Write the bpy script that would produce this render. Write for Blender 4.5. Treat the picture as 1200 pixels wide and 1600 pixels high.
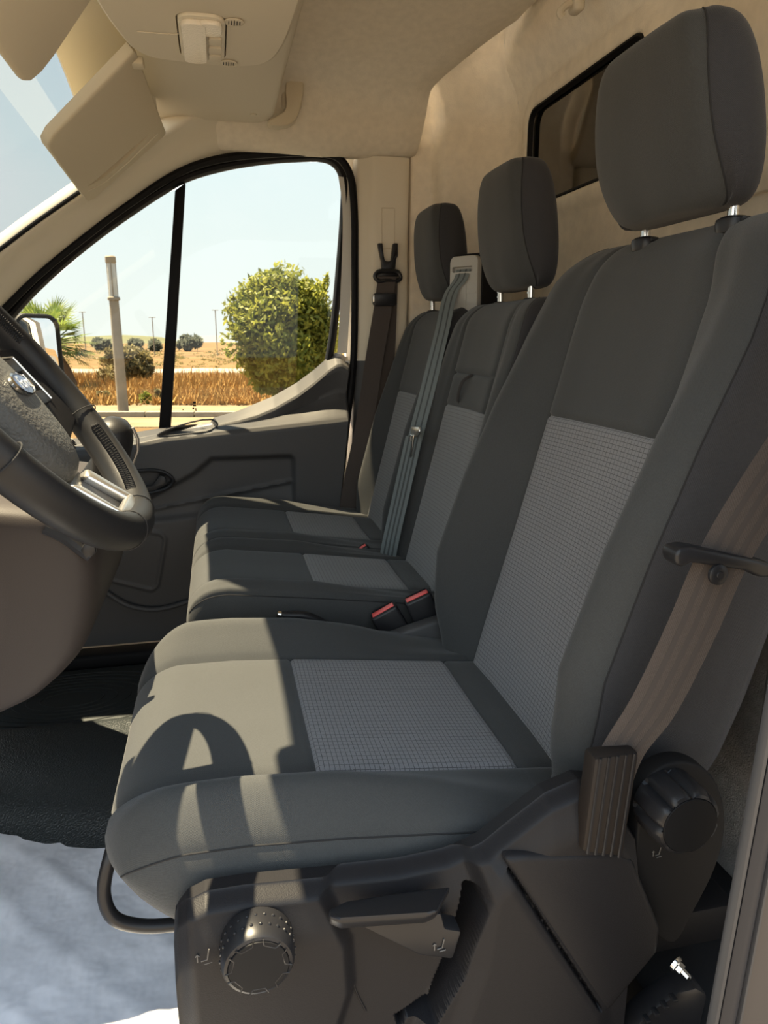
import bpy, bmesh, math, random
import numpy as np
from mathutils import Vector, Matrix
random.seed(7)
PI = math.pi
scn = bpy.context.scene
COL = scn.collection
for o in list(bpy.data.objects): bpy.data.objects.remove(o)

# ------------------------------------------------------------------ camera, sky, sun, exposure
F_PX, HORIZON, VAN_X, CAM_Z = 1120.0, 530.0, 336.0, 0.90     # cab floor is z = 0, +X rearward, +Y towards passenger door
TH = math.atan((800 - HORIZON) / F_PX)
PH = math.atan((600 - VAN_X) * math.cos(TH) / F_PX)
RT = Vector((math.cos(PH), -math.sin(PH), 0)); FH = Vector((math.sin(PH), math.cos(PH), 0)); ZU = Vector((0, 0, 1))
FW = FH * math.cos(TH) - ZU * math.sin(TH); UP = FH * math.sin(TH) + ZU * math.cos(TH)
CP = Vector((0, 0, CAM_Z))
cam_d = bpy.data.cameras.new('camera'); cam = bpy.data.objects.new('camera', cam_d); COL.objects.link(cam)
cam.matrix_world = Matrix(((RT.x, UP.x, -FW.x, 0), (RT.y, UP.y, -FW.y, 0), (RT.z, UP.z, -FW.z, CAM_Z), (0, 0, 0, 1)))
cam_d.sensor_fit = 'VERTICAL'; cam_d.sensor_height = 36.0; cam_d.lens = F_PX / 1600.0 * 36.0
cam_d.clip_start = 0.02; cam_d.clip_end = 4000
cam_d.dof.use_dof = True; cam_d.dof.focus_distance = 0.85; cam_d.dof.aperture_fstop = 20.0
scn.camera = cam

world = bpy.data.worlds.new('hazy_sky'); scn.world = world; world.use_nodes = True
wn = world.node_tree.nodes; wl = world.node_tree.links; wn.clear()
w_out = wn.new('ShaderNodeOutputWorld'); w_bg = wn.new('ShaderNodeBackground'); w_bg.inputs['Strength'].default_value = 1.15
w_tc = wn.new('ShaderNodeTexCoord'); w_sep = wn.new('ShaderNodeSeparateXYZ'); wl.new(w_tc.outputs['Generated'], w_sep.inputs[0])
w_ramp = wn.new('ShaderNodeValToRGB'); wl.new(w_sep.outputs['Z'], w_ramp.inputs[0])
e = w_ramp.color_ramp.elements; e[0].position = 0.0; e[0].color = (0.97, 0.97, 0.90, 1); e[1].position = 0.85; e[1].color = (0.42, 0.62, 0.86, 1)
m_ = e.new(0.22); m_.color = (0.86, 0.95, 0.96, 1)
w_no = wn.new('ShaderNodeTexNoise'); w_no.inputs['Scale'].default_value = 3.2; w_no.inputs['Detail'].default_value = 7; wl.new(w_tc.outputs['Generated'], w_no.inputs['Vector'])
w_cr = wn.new('ShaderNodeValToRGB'); wl.new(w_no.outputs['Fac'], w_cr.inputs[0])
w_cr.color_ramp.elements[0].position = 0.48; w_cr.color_ramp.elements[1].position = 0.68
w_mx = wn.new('ShaderNodeMix'); w_mx.data_type = 'RGBA'; wl.new(w_cr.outputs[0], w_mx.inputs[0]); wl.new(w_ramp.outputs[0], w_mx.inputs[6]); w_mx.inputs[7].default_value = (0.98, 0.99, 0.98, 1)
wl.new(w_mx.outputs[2], w_bg.inputs[0]); wl.new(w_bg.outputs[0], w_out.inputs[0])

SUN_TO = Vector((-0.32, 0.26, 1.0)).normalized()             # towards the sun: high, ahead of the van, passenger side
sun_d = bpy.data.lights.new('sun_offscreen', 'SUN'); sun_d.energy = 34.0; sun_d.angle = math.radians(0.6); sun_d.color = (1.0, 0.77, 0.50)
sun = bpy.data.objects.new('sun_offscreen', sun_d); COL.objects.link(sun); sun.location = (-3, 2, 8)
sun.rotation_euler = SUN_TO.to_track_quat('Z', 'Y').to_euler()
scn.view_settings.view_transform = 'Standard'; scn.view_settings.look = 'None'
scn.view_settings.gamma = 1.0; scn.view_settings.use_curve_mapping = False
scn.view_settings.exposure = 1.08

# ------------------------------------------------------------------ pixel -> place helpers (1200 x 1600 frame)
def ray(x, y): return FW + RT * ((x - 600) / F_PX) + UP * ((800 - y) / F_PX)
def atY(x, y, Y): d = ray(x, y); return CP + d * (Y / d.y)
def atZ(x, y, Z): d = ray(x, y); return CP + d * ((Z - CAM_Z) / d.z)
def atX(x, y, X): d = ray(x, y); return CP + d * (X / d.x)
GZ = -0.65
def gnd(x, y): return atZ(x, y, GZ)

# ------------------------------------------------------------------ materials
def nodes(m): return m.node_tree.nodes, m.node_tree.links
def mat(name, col, rough=0.6, spec=0.5, metal=0.0, bump=0.0, bscale=200.0, var=0.0, vscale=20.0, bdist=0.001, sheen=0.0, coat=0.0):
    m = bpy.data.materials.new(name); m.use_nodes = True; n, l = nodes(m)
    b = n['Principled BSDF']; b.inputs['Base Color'].default_value = (*col, 1); b.inputs['Roughness'].default_value = rough
    b.inputs['Specular IOR Level'].default_value = spec; b.inputs['Metallic'].default_value = metal
    b.inputs['Sheen Weight'].default_value = sheen; b.inputs['Coat Weight'].default_value = coat
    tc = n.new('ShaderNodeTexCoord')
    if bump:
        t = n.new('ShaderNodeTexNoise'); t.inputs['Scale'].default_value = bscale; t.inputs['Detail'].default_value = 2; l.new(tc.outputs['Object'], t.inputs['Vector'])
        bp = n.new('ShaderNodeBump'); bp.inputs['Strength'].default_value = bump; bp.inputs['Distance'].default_value = bdist
        l.new(t.outputs['Fac'], bp.inputs['Height']); l.new(bp.outputs[0], b.inputs['Normal'])
    if var:
        t = n.new('ShaderNodeTexNoise'); t.inputs['Scale'].default_value = vscale; t.inputs['Detail'].default_value = 5; l.new(tc.outputs['Object'], t.inputs['Vector'])
        r = n.new('ShaderNodeMapRange'); r.inputs[1].default_value = 0.3; r.inputs[2].default_value = 0.7; r.inputs[3].default_value = 1 - var; r.inputs[4].default_value = 1 + var; l.new(t.outputs['Fac'], r.inputs[0])
        x = n.new('ShaderNodeMix'); x.data_type = 'RGBA'; x.blend_type = 'MULTIPLY'; x.inputs[0].default_value = 1; x.inputs[6].default_value = (*col, 1)
        l.new(r.outputs[0], x.inputs[7]); l.new(x.outputs[2], b.inputs['Base Color'])
    return m

def fabric(name, col, dark=None, pu=0.0084, pv=0.0060, sheen=0.15, weave=0.0017):
    """woven seat cloth; with 'dark' it carries a fine printed grid. UVs are in metres."""
    m = bpy.data.materials.new(name); m.use_nodes = True; n, l = nodes(m); b = n['Principled BSDF']
    b.inputs['Roughness'].default_value = 0.85; b.inputs['Specular IOR Level'].default_value = 0.25; b.inputs['Sheen Weight'].default_value = sheen; b.inputs['Sheen Roughness'].default_value = 0.4
    uv = n.new('ShaderNodeUVMap'); s = n.new('ShaderNodeSeparateXYZ'); l.new(uv.outputs[0], s.inputs[0])
    def math_(op, a, bb=None, c=None):
        k = n.new('ShaderNodeMath'); k.operation = op
        for i, v in enumerate((a, bb, c)):
            if v is None: continue
            if isinstance(v, (int, float)): k.inputs[i].default_value = v
            else: l.new(v, k.inputs[i])
        return k.outputs[0]
    wu = math_('SINE', math_('MULTIPLY', s.outputs[0], 2 * PI / weave)); wv = math_('SINE', math_('MULTIPLY', s.outputs[1], 2 * PI / weave))
    wh = math_('MULTIPLY', wu, wv)
    tc = n.new('ShaderNodeTexCoord'); t = n.new('ShaderNodeTexNoise'); t.inputs['Scale'].default_value = 600; l.new(tc.outputs['Object'], t.inputs['Vector'])
    t2 = n.new('ShaderNodeTexNoise'); t2.inputs['Scale'].default_value = 9; t2.inputs['Detail'].default_value = 4; l.new(tc.outputs['Object'], t2.inputs['Vector'])
    f = math_('ADD', math_('MULTIPLY_ADD', wh, 0.10, 0.72), math_('ADD', math_('MULTIPLY', t.outputs['Fac'], 0.4), math_('MULTIPLY', t2.outputs['Fac'], 0.16)))
    x = n.new('ShaderNodeMix'); x.data_type = 'RGBA'; x.blend_type = 'MULTIPLY'; x.inputs[0].default_value = 1; x.inputs[6].default_value = (*col, 1); l.new(f, x.inputs[7])
    out = x.outputs[2]
    if dark:
        jit = math_('MULTIPLY', math_('SUBTRACT', t.outputs['Fac'], 0.5), 0.0012)
        lu = math_('LESS_THAN', math_('MODULO', math_('ADD', math_('ADD', s.outputs[0], 5.0), jit), pu), 0.0008)
        lv = math_('LESS_THAN', math_('MODULO', math_('ADD', math_('ADD', s.outputs[1], 5.0), jit), pv), 0.0008)
        g = math_('MULTIPLY', math_('MAXIMUM', lu, lv), 0.8)
        y = n.new('ShaderNodeMix'); y.data_type = 'RGBA'; l.new(g, y.inputs[0]); l.new(out, y.inputs[6]); y.inputs[7].default_value = (*dark, 1); out = y.outputs[2]
    l.new(out, b.inputs['Base Color'])
    bp = n.new('ShaderNodeBump'); bp.inputs['Strength'].default_value = 0.35; bp.inputs['Distance'].default_value = 0.0005
    l.new(math_('ADD', wh, math_('MULTIPLY', t.outputs['Fac'], 1.5)), bp.inputs['Height']); l.new(bp.outputs[0], b.inputs['Normal'])
    return m

def glass(name, tint, refl=1.0, rough=0.0, ior=1.40):
    m = bpy.data.materials.new(name); m.use_nodes = True; n, l = nodes(m); n.clear()
    o = n.new('ShaderNodeOutputMaterial'); t = n.new('ShaderNodeBsdfTransparent'); t.inputs[0].default_value = (*tint, 1)
    g = n.new('ShaderNodeBsdfGlossy'); g.inputs['Roughness'].default_value = rough; g.inputs[0].default_value = (1, 1, 1, 1)
    fr = n.new('ShaderNodeFresnel'); fr.inputs[0].default_value = ior; mx = n.new('ShaderNodeMixShader'); k = n.new('ShaderNodeMath'); k.operation = 'MULTIPLY'; k.inputs[1].default_value = refl; l.new(fr.outputs[0], k.inputs[0])
    l.new(k.outputs[0], mx.inputs[0]); l.new(t.outputs[0], mx.inputs[1]); l.new(g.outputs[0], mx.inputs[2]); l.new(mx.outputs[0], o.inputs[0])
    return m

FAB = fabric('charcoal_cloth', (0.046, 0.048, 0.0485))
FABS = fabric('coarse_black_cloth', (0.031, 0.031, 0.034), weave=0.0022)
GRID = fabric('grey_grid_cloth', (0.20, 0.20, 0.208), dark=(0.04, 0.04, 0.043))
RIB = fabric('grey_ribbed_cloth', (0.17, 0.172, 0.175), dark=(0.075, 0.075, 0.075), pu=9.0, pv=0.0075)
SEAM = mat('seam_thread', (0.012, 0.012, 0.013), 0.9)
PLA = mat('grained_black_plastic', (0.014, 0.0135, 0.015), 0.48, 0.18, bump=0.35, bscale=900, bdist=0.0006)
PLAS = mat('smooth_black_plastic', (0.015, 0.015, 0.017), 0.36, 0.32)
PLAD = mat('dull_black_plastic', (0.010, 0.010, 0.011), 0.6, 0.15)
DOORP = mat('charcoal_door_plastic', (0.056, 0.056, 0.058), 0.55, 0.4, bump=0.25, bscale=700, bdist=0.0006)
KNEE = mat('brown_grey_plastic', (0.036, 0.029, 0.027), 0.6, 0.35, bump=0.3, bscale=800, bdist=0.0006)
HEAD = mat('beige_headlining', (0.72, 0.65, 0.53), 0.95, 0.1, bump=0.5, bscale=500, bdist=0.001, var=0.05, vscale=60)
BEIG = mat('beige_plastic', (0.60, 0.53, 0.41), 0.6, 0.3, bump=0.15, bscale=600, bdist=0.0005)
BEIL = mat('pale_beige_plastic', (0.66, 0.60, 0.48), 0.55, 0.35)
VIS = mat('visor_vinyl', (0.58, 0.51, 0.38), 0.7, 0.25, bump=0.25, bscale=700, bdist=0.0005)
BULK = mat('beige_bulkhead_felt', (0.78, 0.70, 0.57), 0.95, 0.1, bump=0.5, bscale=350, bdist=0.0015, var=0.06, vscale=40)
FELT = mat('grey_felt', (0.46, 0.44, 0.42), 0.98, 0.05, bump=0.7, bscale=420, bdist=0.002, var=0.15, vscale=90)
RUB = mat('black_rubber', (0.007, 0.007, 0.008), 0.55, 0.12)
MATV = mat('black_leather_grain_vinyl', (0.022, 0.026, 0.027), 0.36, 0.5, bump=1.0, bscale=330, bdist=0.0022)
MATR = mat('dark_rubber_mat', (0.030, 0.035, 0.036), 0.55, 0.4, bump=0.4, bscale=300, bdist=0.001)
FLOORM = mat('black_floor', (0.012, 0.012, 0.013), 0.7, 0.3)
PAPER = mat('white_paper', (0.90, 0.90, 0.96), 0.45, 0.5, bump=0.6, bscale=26, bdist=0.006, var=0.05, vscale=30)
CHR = mat('polished_steel', (0.62, 0.61, 0.58), 0.18, 0.5, metal=1.0)
SILV = mat('satin_silver', (0.62, 0.60, 0.56), 0.30, 0.5, metal=0.9)
LEA = mat('black_leather', (0.014, 0.014, 0.015), 0.46, 0.26, bump=0.15, bscale=500, bdist=0.0004)
HUBP = mat('pebbled_grey_plastic', (0.075, 0.075, 0.072), 0.55, 0.4, bump=0.9, bscale=260, bdist=0.0018)
REDB = mat('red_button', (0.75, 0.10, 0.09), 0.35, 0.5)
BLUE = mat('emblem_blue', (0.09, 0.13, 0.24), 0.25, 0.6, metal=0.3)
LETT = mat('emblem_lettering', (0.80, 0.80, 0.80), 0.3, 0.5, metal=0.6)
ICON = mat('moulded_icon', (0.095, 0.09, 0.085), 0.5)
BELT = fabric('taupe_webbing', (0.070, 0.058, 0.052), weave=0.0026, sheen=0.0)
BELTD = fabric('black_webbing', (0.035, 0.030, 0.029), weave=0.0026, sheen=0.0)
BELTG = fabric('sky_sheen_grey_webbing', (0.15, 0.172, 0.174), weave=0.0026, sheen=0.0)  # lighter than the other belts: sky sheen is put into the colour
STRIPE = mat('webbing_rib', (0.045, 0.037, 0.034), 0.8)
STRIPG = mat('grey_webbing_rib', (0.055, 0.063, 0.065), 0.8)
PAINT = mat('white_body_paint', (0.72, 0.71, 0.66), 0.3, 0.5, coat=0.3)
PAINTG = mat('grey_seal_plastic', (0.045, 0.045, 0.048), 0.45, 0.4)
PAINTD = mat('blue_grey_rubber', (0.016, 0.017, 0.022), 0.5, 0.4)
PAINTT = mat('taupe_sill_paint', (0.050, 0.044, 0.043), 0.4, 0.4)
GLS = glass('green_tint_glass', (0.39, 0.418, 0.412), 0.55)
GLW = glass('windscreen_glass', (0.275, 0.30, 0.306), 0.05)
GLD = glass('smoked_glass', (0.13, 0.125, 0.12), 1.0, 0.05, 1.75)
LENS = mat('clear_ribbed_lens', (0.74, 0.68, 0.58), 0.15, 0.5, bump=0.8, bscale=380, bdist=0.001)
MIRR = mat('mirror_glass', (0.92, 0.92, 0.92), 0.02, 0.5, metal=1.0)
DARKC = mat('dark_cargo_lining', (0.10, 0.09, 0.08), 0.8)

# ------------------------------------------------------------------ object helpers
ORG = {}
def props(o, label=None, cat=None, group=None, kind=None):
    if label: o['label'] = label
    if cat: o['category'] = cat
    if group: o['group'] = group
    if kind: o['kind'] = kind
    return o
def thing(name, loc, label, cat=None, group=None, kind=None):
    o = bpy.data.objects.new(name, None); COL.objects.link(o); o.location = loc; o.empty_display_size = 0.05
    ORG[o.name] = Vector(loc); return props(o, label, cat, group, kind)

class G:
    """collects shapes in world coordinates, then builds one mesh"""
    def __init__(s): s.v = []; s.f = []; s.uv = None
    def add(s, v, f):
        b = len(s.v); s.v += [Vector(p) for p in v]; s.f += [tuple(i + b for i in q) for q in f]; return s
    def bm(s, bm, mtx=None):
        bm.verts.index_update()
        s.add([(mtx @ v.co) if mtx else v.co.copy() for v in bm.verts], [[v.index for v in f.verts] for f in bm.faces]); bm.free(); return s
    def box(s, c, size, bev=0.0, seg=2, rot=None):
        b = bmesh.new(); bmesh.ops.create_cube(b, size=1)
        for v in b.verts: v.co = Vector((v.co.x * size[0], v.co.y * size[1], v.co.z * size[2]))
        if bev: bmesh.ops.bevel(b, geom=b.edges[:], offset=bev, segments=seg, affect='EDGES', profile=0.5)
        M = Matrix.Translation(Vector(c)) @ (rot.to_4x4() if rot is not None else Matrix())
        return s.bm(b, M)
    def prism(s, pts, dvec, bev=0.0, seg=2, front_only=False):
        """pts: 3-D polygon, extruded along dvec"""
        b = bmesh.new(); vs = [b.verts.new(p) for p in pts]; f0 = b.faces.new(vs)
        r = bmesh.ops.extrude_face_region(b, geom=[f0]); nv = [g for g in r['geom'] if isinstance(g, bmesh.types.BMVert)]
        for v in nv: v.co += Vector(dvec)
        if front_only:
            es = [e for e in b.edges if all(v in nv for v in e.verts)] + [e for e in b.edges if sum(v in nv for v in e.verts) == 1]
        else: es = b.edges[:]
        if bev: bmesh.ops.bevel(b, geom=es, offset=bev, segments=seg, affect='EDGES', profile=0.5, clamp_overlap=True)
        bmesh.ops.recalc_face_normals(b, faces=b.faces[:])
        return s.bm(b)
    def tube(s, path, r, seg=10, closed=False, flat=None):
        P = [Vector(p) for p in path]; n = len(P); rr = r if isinstance(r, (list, tuple)) else [r] * n
        v = []; f = []; prev = None
        for i in range(n):
            t = ((P[(i + 1) % n] - P[i - 1]) if closed else (P[min(i + 1, n - 1)] - P[max(i - 1, 0)]))
            t = t.normalized()
            if prev is None:
                a = Vector((0, 0, 1)) if abs(t.z) < 0.9 else Vector((0, 1, 0)); u = t.cross(a).normalized()
            else: u = (prev - t * prev.dot(t)).normalized()
            prev = u; w = t.cross(u)
            for k in range(seg):
                an = 2 * PI * k / seg; v.append(P[i] + (u * math.cos(an) + w * math.sin(an)) * rr[i])
        for i in range(n if closed else n - 1):
            j = (i + 1) % n
            for k in range(seg): k2 = (k + 1) % seg; f.append((i * seg + k, i * seg + k2, j * seg + k2, j * seg + k))
        if not closed: f.append(tuple(range(seg))[::-1]); f.append(tuple((n - 1) * seg + k for k in range(seg)))
        return s.add(v, f)
    def lathe(s, prof, c, axis, seg=32, scal=None):
        """prof: (radius, height along axis)"""
        c = Vector(c); ax = Vector(axis).normalized(); a = Vector((0, 0, 1)) if abs(ax.z) < 0.9 else Vector((1, 0, 0))
        u = ax.cross(a).normalized(); w = ax.cross(u); v = []; f = []; m = len(prof)
        for i, (r, h) in enumerate(prof):
            for k in range(seg):
                an = 2 * PI * k / seg; q = r * (scal(i, an) if scal else 1.0); v.append(c + ax * h + (u * math.cos(an) + w * math.sin(an)) * q)
        for i in range(m - 1):
            for k in range(seg): k2 = (k + 1) % seg; f.append((i * seg + k, i * seg + k2, (i + 1) * seg + k2, (i + 1) * seg + k))
        f.append(tuple(range(seg))[::-1]); f.append(tuple((m - 1) * seg + k for k in range(seg)))
        return s.add(v, f)
    def grid(s, P, closed=False):
        n = len(P[0]); v = [p for r in P for p in r]; f = []
        for i in range(len(P) - 1):
            for j in range(n if closed else n - 1):
                j2 = (j + 1) % n; f.append((i * n + j, i * n + j2, (i + 1) * n + j2, (i + 1) * n + j))
        return s.add(v, f)
    def make(s, name, m, parent=None, smooth=True, ang=35, label=None, cat=None, group=None, kind=None):
        if parent is not None: org = ORG[parent.name]
        else:
            lo = Vector((min(p.x for p in s.v), min(p.y for p in s.v), min(p.z for p in s.v))); hi = Vector((max(p.x for p in s.v), max(p.y for p in s.v), max(p.z for p in s.v)))
            org = Vector(((lo.x + hi.x) / 2, (lo.y + hi.y) / 2, lo.z))
        me = bpy.data.meshes.new(name); me.from_pydata([tuple(p - org) for p in s.v], [], s.f); me.update()
        if s.uv:
            ul = me.uv_layers.new(name='UVMap'); li = [0] * len(me.loops); me.loops.foreach_get('vertex_index', li)
            ul.data.foreach_set('uv', [c for i in li for c in s.uv[i]])
        if smooth:
            me.polygons.foreach_set('use_smooth', [True] * len(me.polygons))
            if ang < 180: me.set_sharp_from_angle(angle=math.radians(ang))
        me.materials.append(m)
        o = bpy.data.objects.new(name, me); COL.objects.link(o)
        if parent is not None: o.parent = parent
        else: o.location = org
        ORG[o.name] = org
        return props(o, label, cat, group, kind)

def interp(tab, x):
    xs = [t[0] for t in tab]; ys = [t[1] for t in tab]
    return float(np.interp(x, xs, ys))
def cr(keys, nseg):
    """centripetal Catmull-Rom; keys already extended by one at both ends"""
    K = [np.array(k, float) for k in keys]; out = []
    for i in range(1, len(K) - 2):
        p0, p1, p2, p3 = K[i - 1:i + 3]; t0 = 0.0
        t1 = t0 + max(np.linalg.norm(p1 - p0), 1e-6) ** 0.5; t2 = t1 + max(np.linalg.norm(p2 - p1), 1e-6) ** 0.5; t3 = t2 + max(np.linalg.norm(p3 - p2), 1e-6) ** 0.5
        n = nseg[i - 1] if isinstance(nseg, (list, tuple)) else nseg
        for k in range(n):
            t = t1 + (t2 - t1) * k / n
            a1 = (t1 - t) / (t1 - t0) * p0 + (t - t0) / (t1 - t0) * p1; a2 = (t2 - t) / (t2 - t1) * p1 + (t - t1) / (t2 - t1) * p2; a3 = (t3 - t) / (t3 - t2) * p2 + (t - t2) / (t3 - t2) * p3
            b1 = (t2 - t) / (t2 - t0) * a1 + (t - t0) / (t2 - t0) * a2; b2 = (t3 - t) / (t3 - t1) * a2 + (t - t1) / (t3 - t1) * a3
            out.append((t2 - t) / (t2 - t1) * b1 + (t - t1) / (t2 - t1) * b2)
    out.append(K[-2]); return out
def curve(pts, n=8, closed=False):
    P = [tuple(p) for p in pts]
    if closed: return [Vector(q) for q in cr([P[-1]] + P + [P[0], P[1]], n)[:-1]]
    a = tuple(2 * np.array(P[0]) - np.array(P[1])); b = tuple(2 * np.array(P[-1]) - np.array(P[-2]))
    return [Vector(q) for q in cr([a] + P + [b], n)]
def sdist(x, y, poly):
    """signed distance to polygon, negative inside"""
    d = 1e9; ins = False; n = len(poly)
    for i in range(n):
        x1, y1 = poly[i]; x2, y2 = poly[(i + 1) % n]; ex, ey = x2 - x1, y2 - y1
        t = max(0, min(1, ((x - x1) * ex + (y - y1) * ey) / (ex * ex + ey * ey + 1e-12)))
        d = min(d, math.hypot(x - x1 - ex * t, y - y1 - ey * t))
        if (y1 > y) != (y2 > y) and x < x1 + (y - y1) / (y2 - y1) * ex: ins = not ins
    return -d if ins else d
def sstep(a, b, x): t = max(0, min(1, (x - a) / (b - a))); return t * t * (3 - 2 * t)
def rrect(cx, cy, w, h, r, n=5):
    o = []
    for sx, sy, a0 in ((1, 1, 0), (-1, 1, 90), (-1, -1, 180), (1, -1, 270)):
        for k in range(n + 1):
            a = math.radians(a0 + 90 * k / n); o.append((cx + sx * (w / 2 - r) + r * math.cos(a), cy + sy * (h / 2 - r) + r * math.sin(a)))
    return o
def ribbon(name, ctr, wid, m, parent, width, thick=0.0012, stripes=None, sm=None):
    """belt webbing along ctr (points) with width directions wid; ribs follow the length"""
    C_ = curve(ctr, 8); W_ = [Vector(w).normalized() for w in curve(wid, 8)]
    prof = [-1, -0.97, -0.5, 0, 0.5, 0.97, 1]; P = []; U = []; L = 0
    for i, c in enumerate(C_):
        t = (C_[min(i + 1, len(C_) - 1)] - C_[max(i - 1, 0)]).normalized(); nrm = t.cross(W_[i]).normalized()
        if i: L += (c - C_[i - 1]).length
        row = []
        for sd in (1, -1):
            for q in (prof if sd == 1 else prof[::-1]):
                row.append(c + W_[i] * (q * width / 2) + nrm * (sd * thick * (0.5 if abs(q) < 0.96 else 0.2))); U.append((q * width / 2, L))
        P.append(row)
    g = G(); g.grid(P, closed=True); g.uv = U; o = g.make(name, m, parent, ang=60)
    if stripes:
        for q in stripes:
            gg = G(); V = []
            for i, c in enumerate(C_):
                t = (C_[min(i + 1, len(C_) - 1)] - C_[max(i - 1, 0)]).normalized(); nrm = t.cross(W_[i]).normalized()
                V.append([c + W_[i] * (width * (q + dx)) + nrm * sd * (thick * 0.5 + 0.0003) for sd in (1, -1) for dx in ((-0.05, 0.05) if sd == 1 else (0.05, -0.05))])
            gg.grid(V, closed=True); gg.make('rib', sm, o)
    return o
def text(name, body, size, mtx, m, parent, depth=0.0006, shear=0.0):
    cu = bpy.data.curves.new(name, 'FONT'); cu.body = body; cu.size = size; cu.extrude = depth; cu.align_x = 'CENTER'; cu.align_y = 'CENTER'; cu.shear = shear
    t = bpy.data.objects.new(name + '_src', cu); COL.objects.link(t); bpy.context.view_layer.update()
    me = bpy.data.meshes.new_from_object(t.evaluated_get(bpy.context.evaluated_depsgraph_get())); COL.objects.unlink(t); bpy.data.objects.remove(t)
    g = G(); g.add([mtx @ v.co for v in me.vertices], [tuple(p.vertices) for p in me.polygons])
    return g.make(name, m, parent, smooth=False)
def plate_recess(g, outer, hole, back, depth, chamfer=None):
    """flat plate 'outer' with a real recess 'hole' sunk by 'depth'; its body goes on to outer + back"""
    b = bmesh.new(); A = [b.verts.new(p) for p in outer]; H = [b.verts.new(p) for p in hole]
    es = [b.edges.new((L[i], L[(i + 1) % len(L)])) for L in (A, H) for i in range(len(L))]
    bmesh.ops.triangle_fill(b, use_beauty=True, use_dissolve=False, edges=es)
    D = [b.verts.new(Vector(p) + Vector(depth)) for p in hole]; n = len(H)
    for i in range(n): b.faces.new((H[i], H[(i + 1) % n], D[(i + 1) % n], D[i]))
    b.faces.new(D)
    if back is not None:
        prev = A; n = len(A)
        for ring_ in (chamfer or []) + [[Vector(p) + Vector(back) for p in (chamfer[-1] if chamfer else outer)]]:
            R_ = [b.verts.new(p) for p in ring_]
            for i in range(n): b.faces.new((prev[i], prev[(i + 1) % n], R_[(i + 1) % n], R_[i]))
            prev = R_
        b.faces.new(prev)
    bmesh.ops.recalc_face_normals(b, faces=b.faces[:]); return g.bm(b)
def frame(o, x, y, z):
    x, y, z = Vector(x).normalized(), Vector(y).normalized(), Vector(z).normalized(); o = Vector(o)
    return Matrix(((x.x, y.x, z.x, o.x), (x.y, y.y, z.y, o.y), (x.z, y.z, z.z, o.z), (0, 0, 0, 1)))

# ================================================================== the cab shell
YC = 1.25                                                     # centre line of the cab
def mir(p): return Vector((p[0], 2 * YC - p[1], p[2]))
# floor
g = G(); g.box((-0.35, 1.25, -0.03), (2.5, 1.70, 0.06), 0.004)
FLOOR = g.make('floor', FLOORM, label='black cab floor under the seats and mats', kind='structure')
# ceiling / headlining
SEC = [(2.068, 1.372), (2.05, 1.374), (2.025, 1.386), (1.995, 1.415), (1.965, 1.462), (1.935, 1.498), (1.86, 1.535), (1.70, 1.580), (1.50, 1.608), (1.25, 1.618)]
SEC = SEC + [(2 * YC - y, z) for y, z in SEC[-2::-1]]
def xend(Y): 
    d = abs(Y - YC); return interp([(0, .72), (.35, .715), (.45, .695), (.60, .615), (.68, .565), (.83, .555)], d)
secp = [(p.x, p.y) for p in curve([(y, z, 0) for y, z in SEC], 5)]
P = []
for i in range(25):
    s = i / 24; row = []
    for (y, z) in secp:
        X = -0.27 + s * (xend(y) + 0.27)
        row.append(Vector((X, y, z + 0.006 * math.sin(s * 9) * max(0, 1 - abs(y - YC) / 0.6) - (0.012 * sstep(0.97, 1.0, s) * -1))))
    P.append(row)
P.append([p + Vector((0.006, 0, 0.03)) for p in P[-1]])
g = G(); g.grid(P); CEIL = g.make('ceiling', HEAD, ang=60, label='beige fabric headlining over the cab', kind='structure')
g = G(); g.box((0.33, 1.25, 1.72), (1.06, 1.78, 0.03), 0.01); g.make('roof_panel', PAINT, CEIL)  # outer roof, out of view, added to stop sun reaching the cab

# back wall (bulkhead) with its raised window surround
def lean(z): return 0.06 * sstep(1.46, 1.62, z)
WY0, WY1, WZ0, WZ1, WR = 1.30, 1.80, 1.215, 1.440, 0.035
hole = rrect((WY0 + WY1) / 2, (WZ0 + WZ1) / 2, WY1 - WY0, WZ1 - WZ0, WR, 7)
def hole_ring(off): return rrect((WY0 + WY1) / 2, (WZ0 + WZ1) / 2, WY1 - WY0 + 2 * off, WZ1 - WZ0 + 2 * off, WR + off, 7)
rings = []
for off, dx in ((0.0, 0.012), (0.0, 0.0), (0.004, -0.006), (0.010, -0.008), (0.034, -0.006), (0.042, 0.0), (0.050, 0.003)):
    rings.append([Vector((0.78 + dx - lean(z), y, z)) for y, z in hole_ring(off)])
hc = ((WY0 + WY1) / 2, (WZ0 + WZ1) / 2); Y0, Y1, Z0, Z1 = 0.40, 1.88, 0.0, 1.72
last = [(p.y, p.z) for p in rings[-1]]
def to_edge(y, z):
    dy, dz = y - hc[0], z - hc[1]; t = 1e9
    if dy > 1e-9: t = min(t, (Y1 - hc[0]) / dy)
    if dy < -1e-9: t = min(t, (Y0 - hc[0]) / dy)
    if dz > 1e-9: t = min(t, (Z1 - hc[1]) / dz)
    if dz < -1e-9: t = min(t, (Z0 - hc[1]) / dz)
    return hc[0] + dy * t, hc[1] + dz * t
edge = [to_edge(*p) for p in last]
for cy, cz in ((Y0, Z0), (Y0, Z1), (Y1, Z0), (Y1, Z1)):        # snap the nearest edge sample onto each corner
    k = min(range(len(edge)), key=lambda i: math.hypot(edge[i][0] - cy, edge[i][1] - cz)); edge[k] = (cy, cz)
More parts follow.
